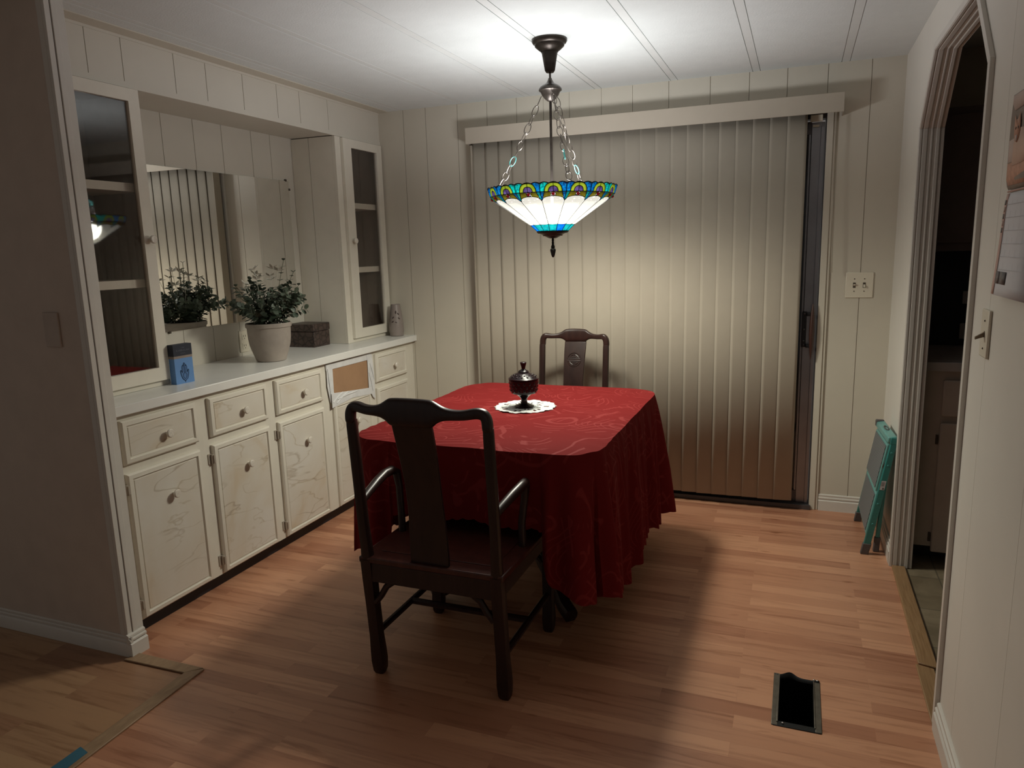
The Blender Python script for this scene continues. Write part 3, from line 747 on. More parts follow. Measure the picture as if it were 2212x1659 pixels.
# signature tall sprays seen above the mass
for (dx, dy, dz, n) in ((.055, .085, .325, 5), (.085, .115, .265, 6), (.10, .13, .20, 5), (-.06, -.135, .21, 5), (-.02, -.16, .16, 5)):
    base = Vector((PX+dx*.3, PY+dy*.3, CT+.18)); tip = Vector((PX+dx, PY+dy, CT+.165+dz)); pts = [base.lerp(tip, k/8)+Vector((0, 0, .02*math.sin(PI*k/8))) for k in range(9)]
    stems.tube(pts, .0014, 5)
    for k in range(n):
        s = .5+.5*k/(n-1); p = base.lerp(tip, s)+Vector((0, 0, .02*math.sin(PI*s)))
        for sg in (1, -1):
            az = k*1.3
            leaf(p, Vector((sg*math.cos(az), sg*math.sin(az), .25+.5*(s > .95))), Vector((0, 0, 1)), .0125*(1.15-.45*s))
leaves.build('foliage', M['leaf'], r); stems.build('stems', M['stem'], r)
fl = [(-.01, -.055, .285), (.03, .03, .285), (.045, .05, .275), (-.05, -.08, .215), (.035, -.10, .24), (-.055, .0, .26), (-.075, .05, .245), (.08, .07, .16), (-.08, -.05, .19), (.05, -.02, .25), (.06, .10, .13), (-.03, .09, .23)]
for (dx, dy, dz) in fl:
    c = Vector((PX+dx, PY+dy, CT+.165+dz)); b = B(); tl = Vector((rnd.uniform(-.5, .5), rnd.uniform(-.5, .5), 1)).normalized()
    q = tl.to_track_quat('Z', 'Y')
    for k in range(5):
        a = 2*PI*k/5; d = q @ Vector((math.cos(a), math.sin(a), .45)); s = (q @ Vector((-math.sin(a), math.cos(a), 0)))*.009
        b.add([c, c+d*.016+s, c+d*.032, c+d*.016-s, c+d*.016+tl*.003], [(0, 1, 4), (1, 2, 4), (2, 3, 4), (3, 0, 4)], True)
    b.sphere(tuple(c+tl*.003), .003, 6)
    b.tube([c, c-Vector((dx*.25, dy*.25, .07))], .0010, 5)
    b.build('blossom', M['petal'], r)
b = B()
for i in range(260):   # tiny sprigs of filler flowers
    a = rnd.uniform(0, 2*PI); rr = .10*math.sqrt(rnd.random()); z = rnd.uniform(.215, .365)-rr*.5
    x, y = PX+rr*math.cos(a)+.01, PY+rr*math.sin(a)
    if x < XN+.02: continue
    b.sphere((x, y, CT+z), .0026, 5, (1, 1, 1.6))
o = b.build('sprig_buds', M['petal'], r); o['kind'] = 'stuff'

# dark box
r = thing('lidded_box', 'square dark brown crackled box with a lid in the niche corner', 'box', (-2.61, 3.445, CT))
B().box(-2.700, -2.520, 3.372, 3.520, CT, CT+.087).build('box_body', M['crackle'], r, bevel=.003)
B().box(-2.703, -2.517, 3.369, 3.523, CT+.0885, CT+.130).build('lid', M['crackle'], r, bevel=.004)
# vase
VX, VY = -2.335, 3.965
r = thing('ceramic_vase', 'small tapered grey ceramic vase with leaf cut-outs at the worktop end', 'vase', (VX, VY, CT))
vp = [(.036, 0), (.042, .004), (.0455, .030), (.0445, .075), (.038, .130), (.031, .180), (.0285, .196), (.026, .198), (.024, .190), (.022, .05), (.001, .03)]
B().lathe((VX, VY, CT), vp, 32).build('vase_body', M['vase'], r)
def vr(z):
    for (a, za), (c, zc) in zip(vp, vp[1:]):
        if za <= z <= zc: return a+(c-a)*(z-za)/(zc-za)
    return .03
for (az, z, tl, ln) in ((-.10, .150, .1, .020), (-.55, .118, .8, .017), (-.62, .092, 1.0, .017), (.28, .140, -.7, .016), (.36, .112, -.9, .017), (-.12, .088, -1.2, .013)):
    b = B(); ang0 = -PI/2+.62+az; vs = []
    for k in range(12):
        a = 2*PI*k/12; u = ln*.5*math.cos(a); w = ln*.22*math.sin(a)
        dz = u*math.cos(tl)-w*math.sin(tl); da = (u*math.sin(tl)+w*math.cos(tl))
        zz = z+dz; rr = vr(zz)+.0006; an = ang0+da/rr
        vs.append((VX+rr*math.cos(an), VY+rr*math.sin(an), CT+zz))
    b.add(vs, [tuple(range(12))], False); b.build('leaf_cutout', M['vasehole'], r, solid=.0008)

# ------------------------------------------------------------------ pendant lamp
LX, LY = -.988, 3.02
r = thing('pendant_lamp', 'lit stained-glass bowl pendant with bronze canopy hanging on three chains', 'pendant lamp', (LX, LY, H))
b = B(); b.lathe((LX, LY, 0), [(.073, H), (.073, H-.008), (.068, H-.016), (.062, H-.020), (.060, H-.028), (.050, H-.036), (.046, H-.040), (.037, H-.046), (.035, H-.05), (.001, H-.05)][::-1], 36)
b.build('canopy', M['bronze'], r)
b = B(); b.lathe((LX, LY, 0), [(.001, 2.122), (.016, 2.122), (.021, 2.130), (.027, 2.165), (.033, 2.200), (.035, 2.206)], 28); b.build('canopy_cup', M['bronze'], r)
b = B(); b.tube([(LX, LY, 2.13), (LX, LY, 2.075)], .0045, 10); b.build('stem', M['bronze'], r)
b = B(); b.lathe((LX, LY, 0), [(.001, 2.008), (.012, 2.010), (.022, 2.018), (.034, 2.032), (.040, 2.046), (.048, 2.052), (.0475, 2.058), (.042, 2.066), (.030, 2.074), (.018, 2.080), (.010, 2.092), (.007, 2.100), (.001, 2.101)], 32); b.build('hub', M['bronze'], r)
b = B(); b.tube([(LX, LY, 2.01), (LX, LY, 1.47)], .0055, 12); b.build('rod', M['bronze'], r)
# camera-independent frame: chain azimuths
Lv = Vector((.95, .31, 0)); Dv = Vector((-.31, .95, 0)); LC = Vector((LX, LY, 0))
ends = [LC+Lv*-.222+Dv*.03, LC+Lv*.070-Dv*.215, LC+Lv*.135+Dv*.175]
for ci, e in enumerate(ends):
    d2 = (e-LC).normalized(); p0 = LC+d2*.040+Vector((0, 0, 2.028)); p1 = e+Vector((0, 0, 1.676))
    n = 11
    for k in range(n):
        s0, s1 = k/n, (k+1)/n
        a, c = p0.lerp(p1, s0), p0.lerp(p1, s1); 
        sag = Vector((0, 0, -.012)); a = a+sag*math.sin(PI*s0); c = c+sag*math.sin(PI*s1)
        ax = (c-a); ln = ax.length; ax.normalize(); mid = (a+c)/2
        side = ax.cross(Vector((0, 0, 1))).normalized()
        if k % 2: side = ax.cross(side).normalized()
        side = (side+ax.cross(side)*.25*(1 if k % 3 else -1)).normalized()
        pts = [mid+ax*(ln*.5+.0042)*math.cos(2*PI*j/16)+side*.0118*math.sin(2*PI*j/16) for j in range(16)]
        b = B(); b.tube(pts, .0017, 6, closed=True)
        tq = (ci == 0 and k == 7) or (ci == 1 and k == 7) or (ci == 2 and k == 8)
        o = b.build('chain_link', M['turq'] if tq else M['chainm'], r)
        if tq: o['label'] = 'turquoise link'
    b = B(); rim = LC+d2*.262+Vector((0, 0, 1.650)); b.tube([p1, p1.lerp(rim, .5)+Vector((0, 0, .006)), rim], .002, 6); b.build('chain_hook', M['bronze'], r)
# shade
sh = B().lathe((LX, LY, 0), [(.062, 1.474), (.068, 1.479), (.068, 1.485), (.058, 1.488)], 48).build('shade', M['lead'], r)
prof = [(.063, 1.480), (.0965, 1.5105), (.235, 1.603), (.2505, 1.614), (.264, 1.628), (.275, 1.662)]
def rz(z):
    if z <= prof[0][1]: return prof[0][0]
    for (a, za), (c, zc) in zip(prof, prof[1:]):
        if z <= zc: return a+(c-a)*(z-za)/(zc-za)
    return prof[-1][0]+(z-prof[-1][1])*.3
NS = 16; OFF = math.atan2(-.95, .31)-PI/NS*.9
def sp(i, a, z, out=0.):
    """point on segment i, a in -.5..1.5 (neighbouring facets beyond .5), height z"""
    k = i+math.floor(a+.5); fr = a+.5-math.floor(a+.5); rr = rz(z)+out
    t0 = OFF+2*PI*k/NS; t1 = OFF+2*PI*(k+1)/NS
    x = rr*((1-fr)*math.cos(t0)+fr*math.cos(t1)); y = rr*((1-fr)*math.sin(t0)+fr*math.sin(t1))
    return (LX+x, LY+y, z)
def zt(a):   # lower edge of the rim band = arch over each cream panel
    q = min(1., abs(a)*2); return 1.596+.017*math.sqrt(max(0, 1-q**2.2))
def topz(a): return 1.661+.0045*abs(math.sin(PI*(a+.5)*3))-.0015
lead = B(); thin = B()
def ll(pts, rad, bb=None): (bb or lead).tube(pts, rad, 6)
ZB = 1.628
def strip(i, mat, name, fa, za, fb, zb, n, par):
    """quad strip between two param curves; fa(s)->a, za(s)->z ..."""
    b = B(); vs = []
    for k in range(n+1):
        s = k/n; vs += [sp(i, fa(s), za(s)), sp(i, fb(s), zb(s))]
    b.add(vs, [(2*k, 2*k+1, 2*k+3, 2*k+2) for k in range(n)], False)
    return b.build(name, mat, par, solid=.002)
def zlow(s): return 1.5105
for i in range(NS):
    A = [-.5+k/10 for k in range(11)]
    # base panel
    b = B(); b.add([sp(i, -.5, 1.480), sp(i, .5, 1.480), sp(i, .5, 1.5105), sp(i, .25, 1.5095), sp(i, 0, 1.509), sp(i, -.25, 1.5095), sp(i, -.5, 1.5105)], [tuple(range(7))])
    b.build('base_panel', M['g_base2'] if i % 4 == 1 else M['g_base'], sh, solid=.002)
    # cream panel in two heights so it bends with the bowl
    b = B(); lo = [sp(i, a, 1.5105-.0015*(1-4*a*a)) for a in A]; hi = [sp(i, a, min(1.603, zt(a))-.0 if zt(a) < 1.603 else 1.6029) for a in A]; hh = [sp(i, a, zt(a)) for a in A]
    n = 11; b.add(lo+hi+hh, [(k, k+1, n+k+1, n+k) for k in range(10)]+[(n+k, n+k+1, 2*n+k+1, 2*n+k) for k in range(10)])
    b.build('cream_panel', M['g_white'], sh, solid=.002)
    # yellow-green eye arch, two halves
    for sg in (-1, 1):
        ao = lambda s, sg=sg: sg*.34*math.cos(s*PI/2)**.75 if s < 1 else 0.
        zo = lambda s: ZB+.0335*math.sin(s*PI/2)
        ai = lambda s, sg=sg: sg*.19*math.cos(s*PI/2)**.8 if s < 1 else 0.
        zi = lambda s: ZB+.0205*math.sin(s*PI/2)
        strip(i, M['g_green'], 'eye_petal', ao, zo, ai, zi, 10, sh)
        ll([sp(i, ao(k/10), zo(k/10)) for k in range(11)], .0019); ll([sp(i, ai(k/10), zi(k/10)) for k in range(11)], .0017)
        # amber petal below the band
        b = B(); E_ = [sp(i, sg*.34, ZB), sp(i, sg*.11, ZB), sp(i, sg*.09, 1.618), sp(i, sg*.13, zt(.13)+.0005), sp(i, sg*.30, zt(.30)+.0005), sp(i, sg*.41, zt(.41)+.0005)]
        b.add(E_, [tuple(range(6))]); b.build('amber_petal', M['g_olive'], sh, solid=.002)
        ll([sp(i, sg*.34, ZB), sp(i, sg*.44, zt(.44)+.001)], .0017)
        # blue fans
        b = B(); C_ = [sp(i, sg*.5, ZB)]+[sp(i, sg*.5, ZB+.012), sp(i, sg*.5, topz(.5))]+[sp(i, sg*a, topz(a)-(.0 if a > .3 else .0)) for a in (.45, .4, .35, .3, .22)]+[sp(i, sg*.34*math.cos(s*PI/2)**.75, ZB+.0335*math.sin(s*PI/2)) for s in (.75, .6, .45, .3, .15, 0)]
        b.add(C_, [tuple(range(len(C_)))]); b.build('blue_fan', M['g_blue'] if (i+(sg > 0)) % 3 else M['g_teal'], sh, solid=.002)
        b = B(); b.add([sp(i, sg*.5, ZB), sp(i, sg*.34, ZB), sp(i, sg*.44, 1.606), sp(i, sg*.5, 1.597)], [(0, 1, 2, 3)]); b.build('blue_wedge', M['g_teal'] if i % 2 else M['g_blue'], sh, solid=.002)
        ll([sp(i, sg*(.36+.1*k/4), topz(.36)-.009+.006*math.sin(PI*k/4)) for k in range(5)], .0011)
    b = B(); b.add([sp(i, .19*math.cos(t), ZB+.0205*math.sin(t)) for t in [PI*k/12 for k in range(13)]], [tuple(range(13))]); b.build('violet_eye', M['g_purple'], sh, solid=.002)
    ll([sp(i, 0, ZB), sp(i, 0, ZB+.034)], .0013)
    b = B(); jc = sp(i, 0, 1.6205, .002); b.sphere(jc, .0072, 12); b.build('ruby_jewel', M['g_red'], sh)
    b = B(); cc = [sp(i, .09*math.cos(t), 1.6205+.0085*math.sin(t), .001) for t in [2*PI*k/14 for k in range(14)]]; lead.tube(cc, .0016, 6, closed=True)
    ll([sp(i, a, zt(a)) for a in A], .0017)
    ll([sp(i, .5, 1.480), sp(i, .5, 1.5105)], .0014); ll([sp(i, .5, 1.5105), sp(i, .5, 1.596)], .0016, thin)
    ll([sp(i, .5, 1.596), sp(i, .5, ZB), sp(i, .5, topz(.5))], .0018)
    ll([sp(i, a, 1.5105-.0015*(1-4*a*a)) for a in A], .0014, thin)
    ll([sp(i, -.5, ZB), sp(i, .5, ZB)], .0019)
    ll([sp(i, a/12, topz(a/12)) for a in range(-6, 7)], .0022)
lead.build('lead_came', M['lead'], sh); thin.build('fine_came', M['lead'], sh)
b = B(); b.lathe((LX, LY, 0), [(.001, 1.452), (.016, 1.453), (.030, 1.460), (.048, 1.470), (.062, 1.477), (.060, 1.480), (.001, 1.480)], 36); b.build('bottom_cap', M['bronze'], r)
b = B()
for k in range(40):
    a = 2*PI*k/40; b.sphere((LX+.040*math.cos(a), LY+.040*math.sin(a), 1.4655), .0026, 6)
b.build('beaded_ring', M['chainm'], r)
b = B(); b.lathe((LX, LY, 0), [(.001, 1.372), (.005, 1.375), (.008, 1.383), (.0115, 1.398), (.0125, 1.404), (.010, 1.409), (.0075, 1.411), (.0085, 1.418), (.006, 1.424), (.0045, 1.428), (.0055, 1.434), (.004, 1.440), (.0055, 1.446), (.004, 1.452), (.001, 1.454)], 16); b.build('finial', M['lead'], r)
LT = []
for k in range(3):
    a = 2*PI*k/3+.9; hx, hy = LX+.032*math.cos(a), LY+.032*math.sin(a)
    b = B(); b.tube([(LX, LY, 1.548), (hx, hy, 1.545), (LX+.05*math.cos(a), LY+.05*math.sin(a), 1.552), (LX+.068*math.cos(a), LY+.068*math.sin(a), 1.570)], [.006, .006, .013, .013], 12); b.build('bulb_socket', M['lead'], r)
    li = bpy.data.lights.new('bulb', 'POINT'); li.energy = 5.6; li.shadow_soft_size = .07; li.color = (.98, .985, 1.)
    lo = bpy.data.objects.new('bulb', li); COL.objects.link(lo); lo.parent = r; lo.location = (.092*math.cos(a), .092*math.sin(a), 1.598-H); LT.append(li)
    l2 = bpy.data.lights.new('added_down_spot', 'SPOT'); l2.energy = 58; l2.spot_size = PI; l2.spot_blend = 1.; l2.shadow_soft_size = .07; l2.color = (1., .985, .96)  # extra downward spot added at each bulb to brighten floor and lower walls
    q2 = bpy.data.objects.new('added_down_spot', l2); COL.objects.link(q2); q2.parent = r; q2.location = (.092*math.cos(a), .092*math.sin(a), 1.598-H)

# ------------------------------------------------------------------ table, cloth, dish
TX, TY, TZ = -1.055, 2.76, .752
HX, HY = .470, .588
r = thing('dining_table', 'rosewood pedestal table hidden under the red tablecloth', 'table', (TX, TY, 0))
def rrect(hx, hy, rad, n, cx=TX, cy=TY):
    """evenly spaced outline of a rounded rectangle with normals"""
    segs = []; L = 0
    pts = []
    sx, sy = hx-rad, hy-rad
    seq = [((cx+hx, cy-sy), (cx+hx, cy+sy)), ('a', cx+sx, cy+sy, 0), ((cx+sx, cy+hy), (cx-sx, cy+hy)), ('a', cx-sx, cy+sy, PI/2), ((cx-hx, cy+sy), (cx-hx, cy-sy)), ('a', cx-sx, cy-sy, PI), ((cx-sx, cy-hy), (cx+sx, cy-hy)), ('a', cx+sx, cy-sy, 1.5*PI)]
    total = 4*sx+4*sy+2*PI*rad; st = total/n; d = 0.; out = []
    for q in seq:
        ln = rad*PI/2 if q[0] == 'a' else math.dist(q[0], q[1])
        while d < ln-1e-9 and len(out) < n:
            if q[0] == 'a':
                a = q[3]+d/rad; out.append((q[1]+rad*math.cos(a), q[2]+rad*math.sin(a), math.cos(a), math.sin(a)))
            else:
                s = d/ln; x = q[0][0]+(q[1][0]-q[0][0])*s; y = q[0][1]+(q[1][1]-q[0][1])*s
                dx, dy = (q[1][0]-q[0][0])/ln, (q[1][1]-q[0][1])/ln; out.append((x, y, dy, -dx))
            d += st
        d -= ln
    return out
b = B(); o_ = rrect(HX-.012, HY-.012, .12, 80); b.prism([(p[0], p[1], .718) for p in o_], (0, 0, .028)); b.build('tabletop', M['rose'], r, bevel=.004)
b = B(); b.lathe((TX, TY, 0), [(.09, .14), (.10, .20), (.06, .26), (.05, .42), (.075, .55), (.09, .64), (.20, .70), (.22, .717)], 24); b.build('pedestal', M['rose'], r)
for a in (PI/4, 3*PI/4, 5*PI/4, 7*PI/4):
    ca, sa = math.cos(a), math.sin(a)
    b = B(); b.tube([(TX+.05*ca, TY+.05*sa, .20), (TX+.16*ca, TY+.16*sa, .20), (TX+.28*ca, TY+.28*sa, .12), (TX+.36*ca, TY+.36*sa, .045), (TX+.42*ca, TY+.42*sa, .028)], [.04, .038, .033, .028, .027], 10, sq=.4); b.build('foot', M['rose'], r)
def tablecloth():
    N = 760; base = rrect(HX, HY, .135, N); rnd = random.Random(5)
    ph = [rnd.uniform(0, 6.28) for _ in range(6)]
    vs = []; rings = 14
    for k in range(1, rings+1):
        s = k/rings
        for (x, y, nx, ny) in base:
            dx, dy = x-TX, y-TY; xx, yy = TX+dx*s, TY+dy*s
            z = TZ+.0012*math.sin(xx*31+ph[0])*math.sin(yy*23+ph[1])+.0012*math.sin(yy*88+3*math.sin(xx*9)+ph[4])*(1 if yy < 2.45 else .35)
            if k == rings: z -= .003
            vs.append((xx, yy, z))
    K = 22
    for k in range(1, K+1):
        for i, (x, y, nx, ny) in enumerate(base):
            s = k/K; t = i/N*2*PI
            corner = (abs(nx*ny)*2)**.7                    # 1 at the corners
            side = max(0, nx)**2*(1-corner)
            D = .545+.015*corner
            if nx < -.3: D = .46+.0*corner
            if ny > .5: D = .50+.05*corner*(nx > 0)
            hem = .006*abs(math.sin(i/N*PI*95)) if k >= K-1 else 0
            infront = ny < -.9 and -1.335 < x < -.765
            if ny < -.5:
                w0 = max(0., min(1., (x+1.375)/.05)); w1 = max(0., min(1., (-.725-x)/.05)); w = min(w0, w1)
                w = w*w*(3-2*w); D = D*(1-w)+.262*w
                if x < -1.3: D = min(D, .45) if w <= 0 else D
            if ny > .5:
                wf = max(0., min(1., (x+1.345)/.04, (-.855-x)/.04)); D = D*(1-wf)+.262*wf
            if nx > .02 and ny < -.02: D = .45+.085*nx**2
            elif ny < -.9 and x > -.78: D = .35+.10*(x+.78)/.06 if x < -.72 else .45
            D += (.3 if ny < -.5 else 1)*.018*math.sin(7*t+ph[2])+.008*math.sin(17*t+ph[3])
            if infront: D = min(D, .268)
            d = D*s
            fold = (.013*math.sin(38*t+ph[0]+1.5*math.sin(3*t))+.008*math.sin(61*t+ph[1])+.010*math.sin(13*t+ph[5]))*min(1, s*1.6)
            cfold = corner*(.055 if nx > 0 else .02)*s+corner*.028*s*math.sin(i/N*2*PI*26+1.2)
            off = .010*(1-math.exp(-s*9))+.030*s*(0. if ny < -.5 else .9 if nx > .3 else .5)+fold*(.25 if infront else 1.)+cfold
            if infront: off = min(off, .012)-.006
            zz = TZ-.004-d-hem*(1 if k == K else 0)
            vs.append((x+nx*off, y+ny*off, zz))
    R_ = rings+K; fs = []
    for k in range(R_-1):
        for i in range(N):
            j = (i+1) % N; fs.append((k*N+i, k*N+j, (k+1)*N+j, (k+1)*N+i))
    c = len(vs); vs.append((TX, TY, TZ))
    for i in range(N): fs.append((c, i, (i+1) % N))
    b = B(); b.add(vs, fs, True); return b.build('tablecloth', M['cloth'])
tag(tablecloth(), 'deep red scroll-patterned tablecloth draped over the dining table', 'tablecloth')
DX, DY, DZ = -1.058, 2.808, TZ+.003
# lace doily with real openings
b = B(); Rn = [(.0, .022), (.022, .046), (.046, .052), (.052, .072), (.072, .080), (.080, .101), (.101, .108), (.108, .124)]
NA = 112
vsd = []; fsd = []
def dpt(rr, k):
    a = 2*PI*k/NA; sc = 1+(.055*abs(math.sin(a*7))+.03*math.sin(a*28))*max(0, (rr-.09)/.034)
    return (DX+rr*sc*math.cos(a), DY+.012+rr*sc*math.sin(a), DZ+.0015*math.sin(a*9)*(rr/.12)+.0008)
for ri, (ra, rb) in enumerate(Rn):
    for k in range(NA):
        if ri in (3, 5) and (k % 4 in (1, 2)) and (k//8) % 2 == (ri == 3): continue
        if ri == 1 and k % 4 == 0: continue
        q = len(vsd); vsd += [dpt(max(ra, .0005), k), dpt(max(ra, .0005), k+1), dpt(rb, k+1), dpt(rb, k)]; fsd.append((q, q+1, q+2, q+3))
b.add(vsd, fsd, True); tag(b.build('lace_doily', M['lace'], solid=.001), 'white crocheted lace doily in the middle of the red tablecloth', 'doily')
DD = DZ+.0022
r = thing('candy_dish', 'dark red pressed-glass footed candy dish with lid on the doily', 'candy dish', (DX, DY, DD))
def fac(k, n, rr, z): return 1+.035*(k % 2)*(1 if z < .012 and rr > .02 else .35)
b = B(); b.lathe((DX, DY, DD), [(.001, 0), (.040, 0), (.041, .004), (.030, .008), (.016, .014), (.0125, .022), (.0135, .036), (.020, .044), (.032, .054), (.052, .060), (.0565, .068), (.060, .095), (.0625, .116), (.060, .118), (.056, .09), (.04, .07), (.001, .066)], 32, fac)
b.build('bowl', M['redglass'], r)
b = B()
for k in range(16):   # pressed diamonds around the bowl
    for z, rr in ((.075, .0585), (.09, .0600), (.104, .0615)):
        a = 2*PI*(k+(.5 if z == .09 else 0))/16; b.sphere((DX+(rr-.0052)*math.cos(a), DY+(rr-.0052)*math.sin(a), DD+z), .0072, 8, (1, 1, 1.1))
b.build('pressed_diamonds', M['redglass'], r)
b = B(); b.lathe((DX, DY, DD+.1185), [(.063, 0), (.0635, .004), (.055, .010), (.043, .018), (.030, .026), (.0235, .028), (.0235, .031), (.019, .036), (.012, .039), (.0075, .043), (.0085, .050), (.0125, .064), (.0140, .070), (.011, .072), (.001, .073)], 32, lambda k, n, rr, z: 1+.02*(k % 2)*(rr > .03 or rr < .014))
ld = b.build('lid', M['redglass'], r)
b = B()
for k in range(14):
    for j, (rr, z) in enumerate(((.050, .0145), (.040, .0205))):
        a = 2*PI*(k+.5*j)/14; b.sphere((DX+rr*math.cos(a), DY+rr*math.sin(a), DD+.1185+z-.0035), .0058, 6, (1, 1, .8))
b.build('lid_diamonds', M['redglass'], ld)

# ------------------------------------------------------------------ rosewood chairs
def chair(loc, rot, hw, lean, toph, seatd, arms, lb, splat_w, front_w):
    r = thing('dining_chair', lb, 'chair', (loc[0], loc[1], 0), 'rosewood dining chairs')
    m = Matrix.Translation((loc[0], loc[1], 0)) @ Matrix.Rotation(rot, 4, 'Z')
    SZ = .440
    def yb(z): # centre line of the back posts
        if z < SZ: return .012*(SZ-z)/SZ*-0+ (0.0-.035*(z/SZ))
        s = (z-SZ)/(toph-SZ); return -.035-lean*s
    def fin(b, name, mat=M['rose'], par=r, **k): b.xf(m); return b.build(name, mat, par, **k)
    pc = hw-.020
    for sx in (-1, 1):
        b = B(); zs = [0, .012, .05, .09, .14, .25, .36, .43]
        rd = [.0155, .020, .0225, .0215, .0195, .0195, .0205, .0205]
        b.tube([(sx*pc, yb(z), z) for z in zs], rd, 12, sq=.5); fin(b, 'leg')
        b = B(); zs = [.42, .47, .55, .7, .85, toph-.085, toph-.066]
        b.tube([(sx*(pc+(.002 if z > .5 else 0)), yb(z), z) for z in zs], [.019, .0175, .0165, .016, .016, .0160, .0152], 12, sq=.15); fin(b, 'back_post')
        fx = front_w-.020
        b = B(); b.tube([(sx*fx, seatd-.02, z) for z in (0, .012, .05, .09, .14, .36, .425)], [.0155, .020, .0225, .021, .0195, .0195, .020], 12, sq=.5); fin(b, 'leg')
        b = B(); b.tube([(sx*(pc), yb(.15)+.02, .15), (sx*fx, seatd-.038, .15)], .011, 8, sq=.4); fin(b, 'stretcher')
        # curved brackets under the apron
        b = B(); b.tube([(sx*(pc-.018), -.03, .275), (sx*(pc-.040), -.03, .300), (sx*(pc-.062), -.03, .335), (sx*(pc-.090), -.03, .358)], [.011, .010, .010, .012], 8, sq=.3); fin(b, 'bracket'); b = B()
        b.tube([(sx*(fx-.018), seatd-.03, .275), (sx*(fx-.040), seatd-.03, .300), (sx*(fx-.062), seatd-.03, .335), (sx*(fx-.090), seatd-.03, .358)], [.011, .010, .010, .012], 8, sq=.3); fin(b, 'bracket')
    b = B(); b.tube([(-(pc+fx)/2, seatd*.5, .15), ((pc+fx)/2, seatd*.5, .15)], .011, 8, sq=.4); fin(b, 'stretcher')
    # seat frame and panel
    b = B(); b.prism([(-hw-.004, -.052, .418), (hw+.004, -.052, .418), (front_w+.012, seatd+.012, .418), (-front_w-.012, seatd+.012, .418)], (0, 0, .020)); 
    fin(b, 'seat', M['roseseat'], bevel=.004)
    b = B(); b.prism([(-hw+.045, .008, .438), (hw-.045, .008, .438), (front_w-.045, seatd-.05, .438), (-front_w+.045, seatd-.05, .438)], (0, 0, .0025)); fin(b, 'seat_panel', M['roseseat'], bevel=.001)
    b = B(); b.box(-pc, pc, -.046, -.026, .352, .417); b.box(-fx, fx, seatd-.03, seatd-.01, .352, .417)
    for sx in (-1, 1): b.prism([(sx*pc-.01, -.04, .352), (sx*pc+.01, -.04, .352), (sx*fx+.01, seatd-.02, .352), (sx*fx-.01, seatd-.02, .352)], (0, 0, .065))
    fin(b, 'apron', bevel=.002)
    # yoke top rail
    ZT = toph-.020; zq = .82 if hw < .22 else 1.; yy = -.035-lean; W2 = 2*hw; pt_ = pc+.002
    # stations: x, centre height, half height, angle of the section (0 = rail, 90 = post)
    st = [(-pt_, -.060, .0158, 90), (-pt_, -.034, .0160, 90), (-pt_+.0015, -.021, .0163, 74), (-pt_+.006, -.010, .0166, 48), (-pt_+.014, -.0025, .0168, 22)]
    rail = [(-.395, -.0010, .0170), (-.34, -.0100, .0152), (-.27, -.0120, .0150), (-.215, -.0105, .0190), (-.185, -.0095, .0260), (-.160, -.0095, .0335), (-.145, -.0120, .0400), (-.125, -.0130, .0430), (-.06, -.0125, .0435)]
    st += [(x*W2, c*zq, h*zq, 0) for x, c, h in rail]
    st = st+[(0., -.0125*zq, .0435*zq, 0)]+[(-x, c, h, -a) for x, c, h, a in reversed(st)]
    n = 20; vs = []; bw = lambda x: 1-min(1., abs(x)/(hw-.034))**2
    for x, c, h, a in st:
        ar = math.radians(a); nx_, nz_ = -math.sin(ar), math.cos(ar)
        for k in range(n):
            t = 2*PI*k/n; ca, sa = math.cos(t), math.sin(t); e = 2/3.2
            u = math.copysign(abs(sa)**e, sa)*h; w = math.copysign(abs(ca)**e, ca)*.0150
            px_, pz_ = x+nx_*u, c+nz_*u
            vs.append((px_, yy+.0006+w-.037*bw(x)+(.034-pz_)*lean*.08, ZT+pz_+.010*bw(x)))
    fs = [tuple(range(n-1, -1, -1)), tuple(range((len(st)-1)*n, len(st)*n))]
    for i in range(len(st)-1):
        for k in range(n): fs.append((i*n+k, i*n+(k+1) % n, (i+1)*n+(k+1) % n, (i+1)*n+k))
    b = B(); b.add(vs, fs, True); tr = fin(b, 'top_rail')
    sd = tr.modifiers.new('sub', 'SUBSURF'); sd.levels = 1; sd.render_levels = 2
    # splat, curved
    vs = []; K = 14; sw = splat_w/2
    for k in range(K+1):
        s = k/K; z = SZ-.003+(ZT-.030-SZ)*s; bow = -.037*s**2+.010*math.sin(PI*s)
        y = yb(max(z, SZ))+bow+.002; w = sw*(1+.05*math.cos(2*PI*s))
        vs += [(-w, y-.006, z), (w, y-.006, z), (w, y+.006, z), (-w, y+.006, z)]
    fs = [(3, 2, 1, 0), (4*K, 4*K+1, 4*K+2, 4*K+3)]
    for k in range(K):
        for j in range(4): fs.append((4*k+j, 4*k+(j+1) % 4, 4*k+4+(j+1) % 4, 4*k+4+j))
    b = B(); b.add(vs, fs, True); spl = fin(b, 'splat', bevel=.002)
    # carved round medallion on the seat side
    s = .80; zc = SZ+(ZT-.030-SZ)*s; yc = yb(zc)-.037*s**2+.010*math.sin(PI*s)+.0085
    def mp(x, z): return (x, yc-z*.26-z*z*.15, zc+z)
    b = B(); rr = .036
    def arc(rad, a0, a1, th=.0022): b.tube([mp(rad*math.cos(a0+(a1-a0)*k/16), rad*math.sin(a0+(a1-a0)*k/16)) for k in range(17)], th, 6)
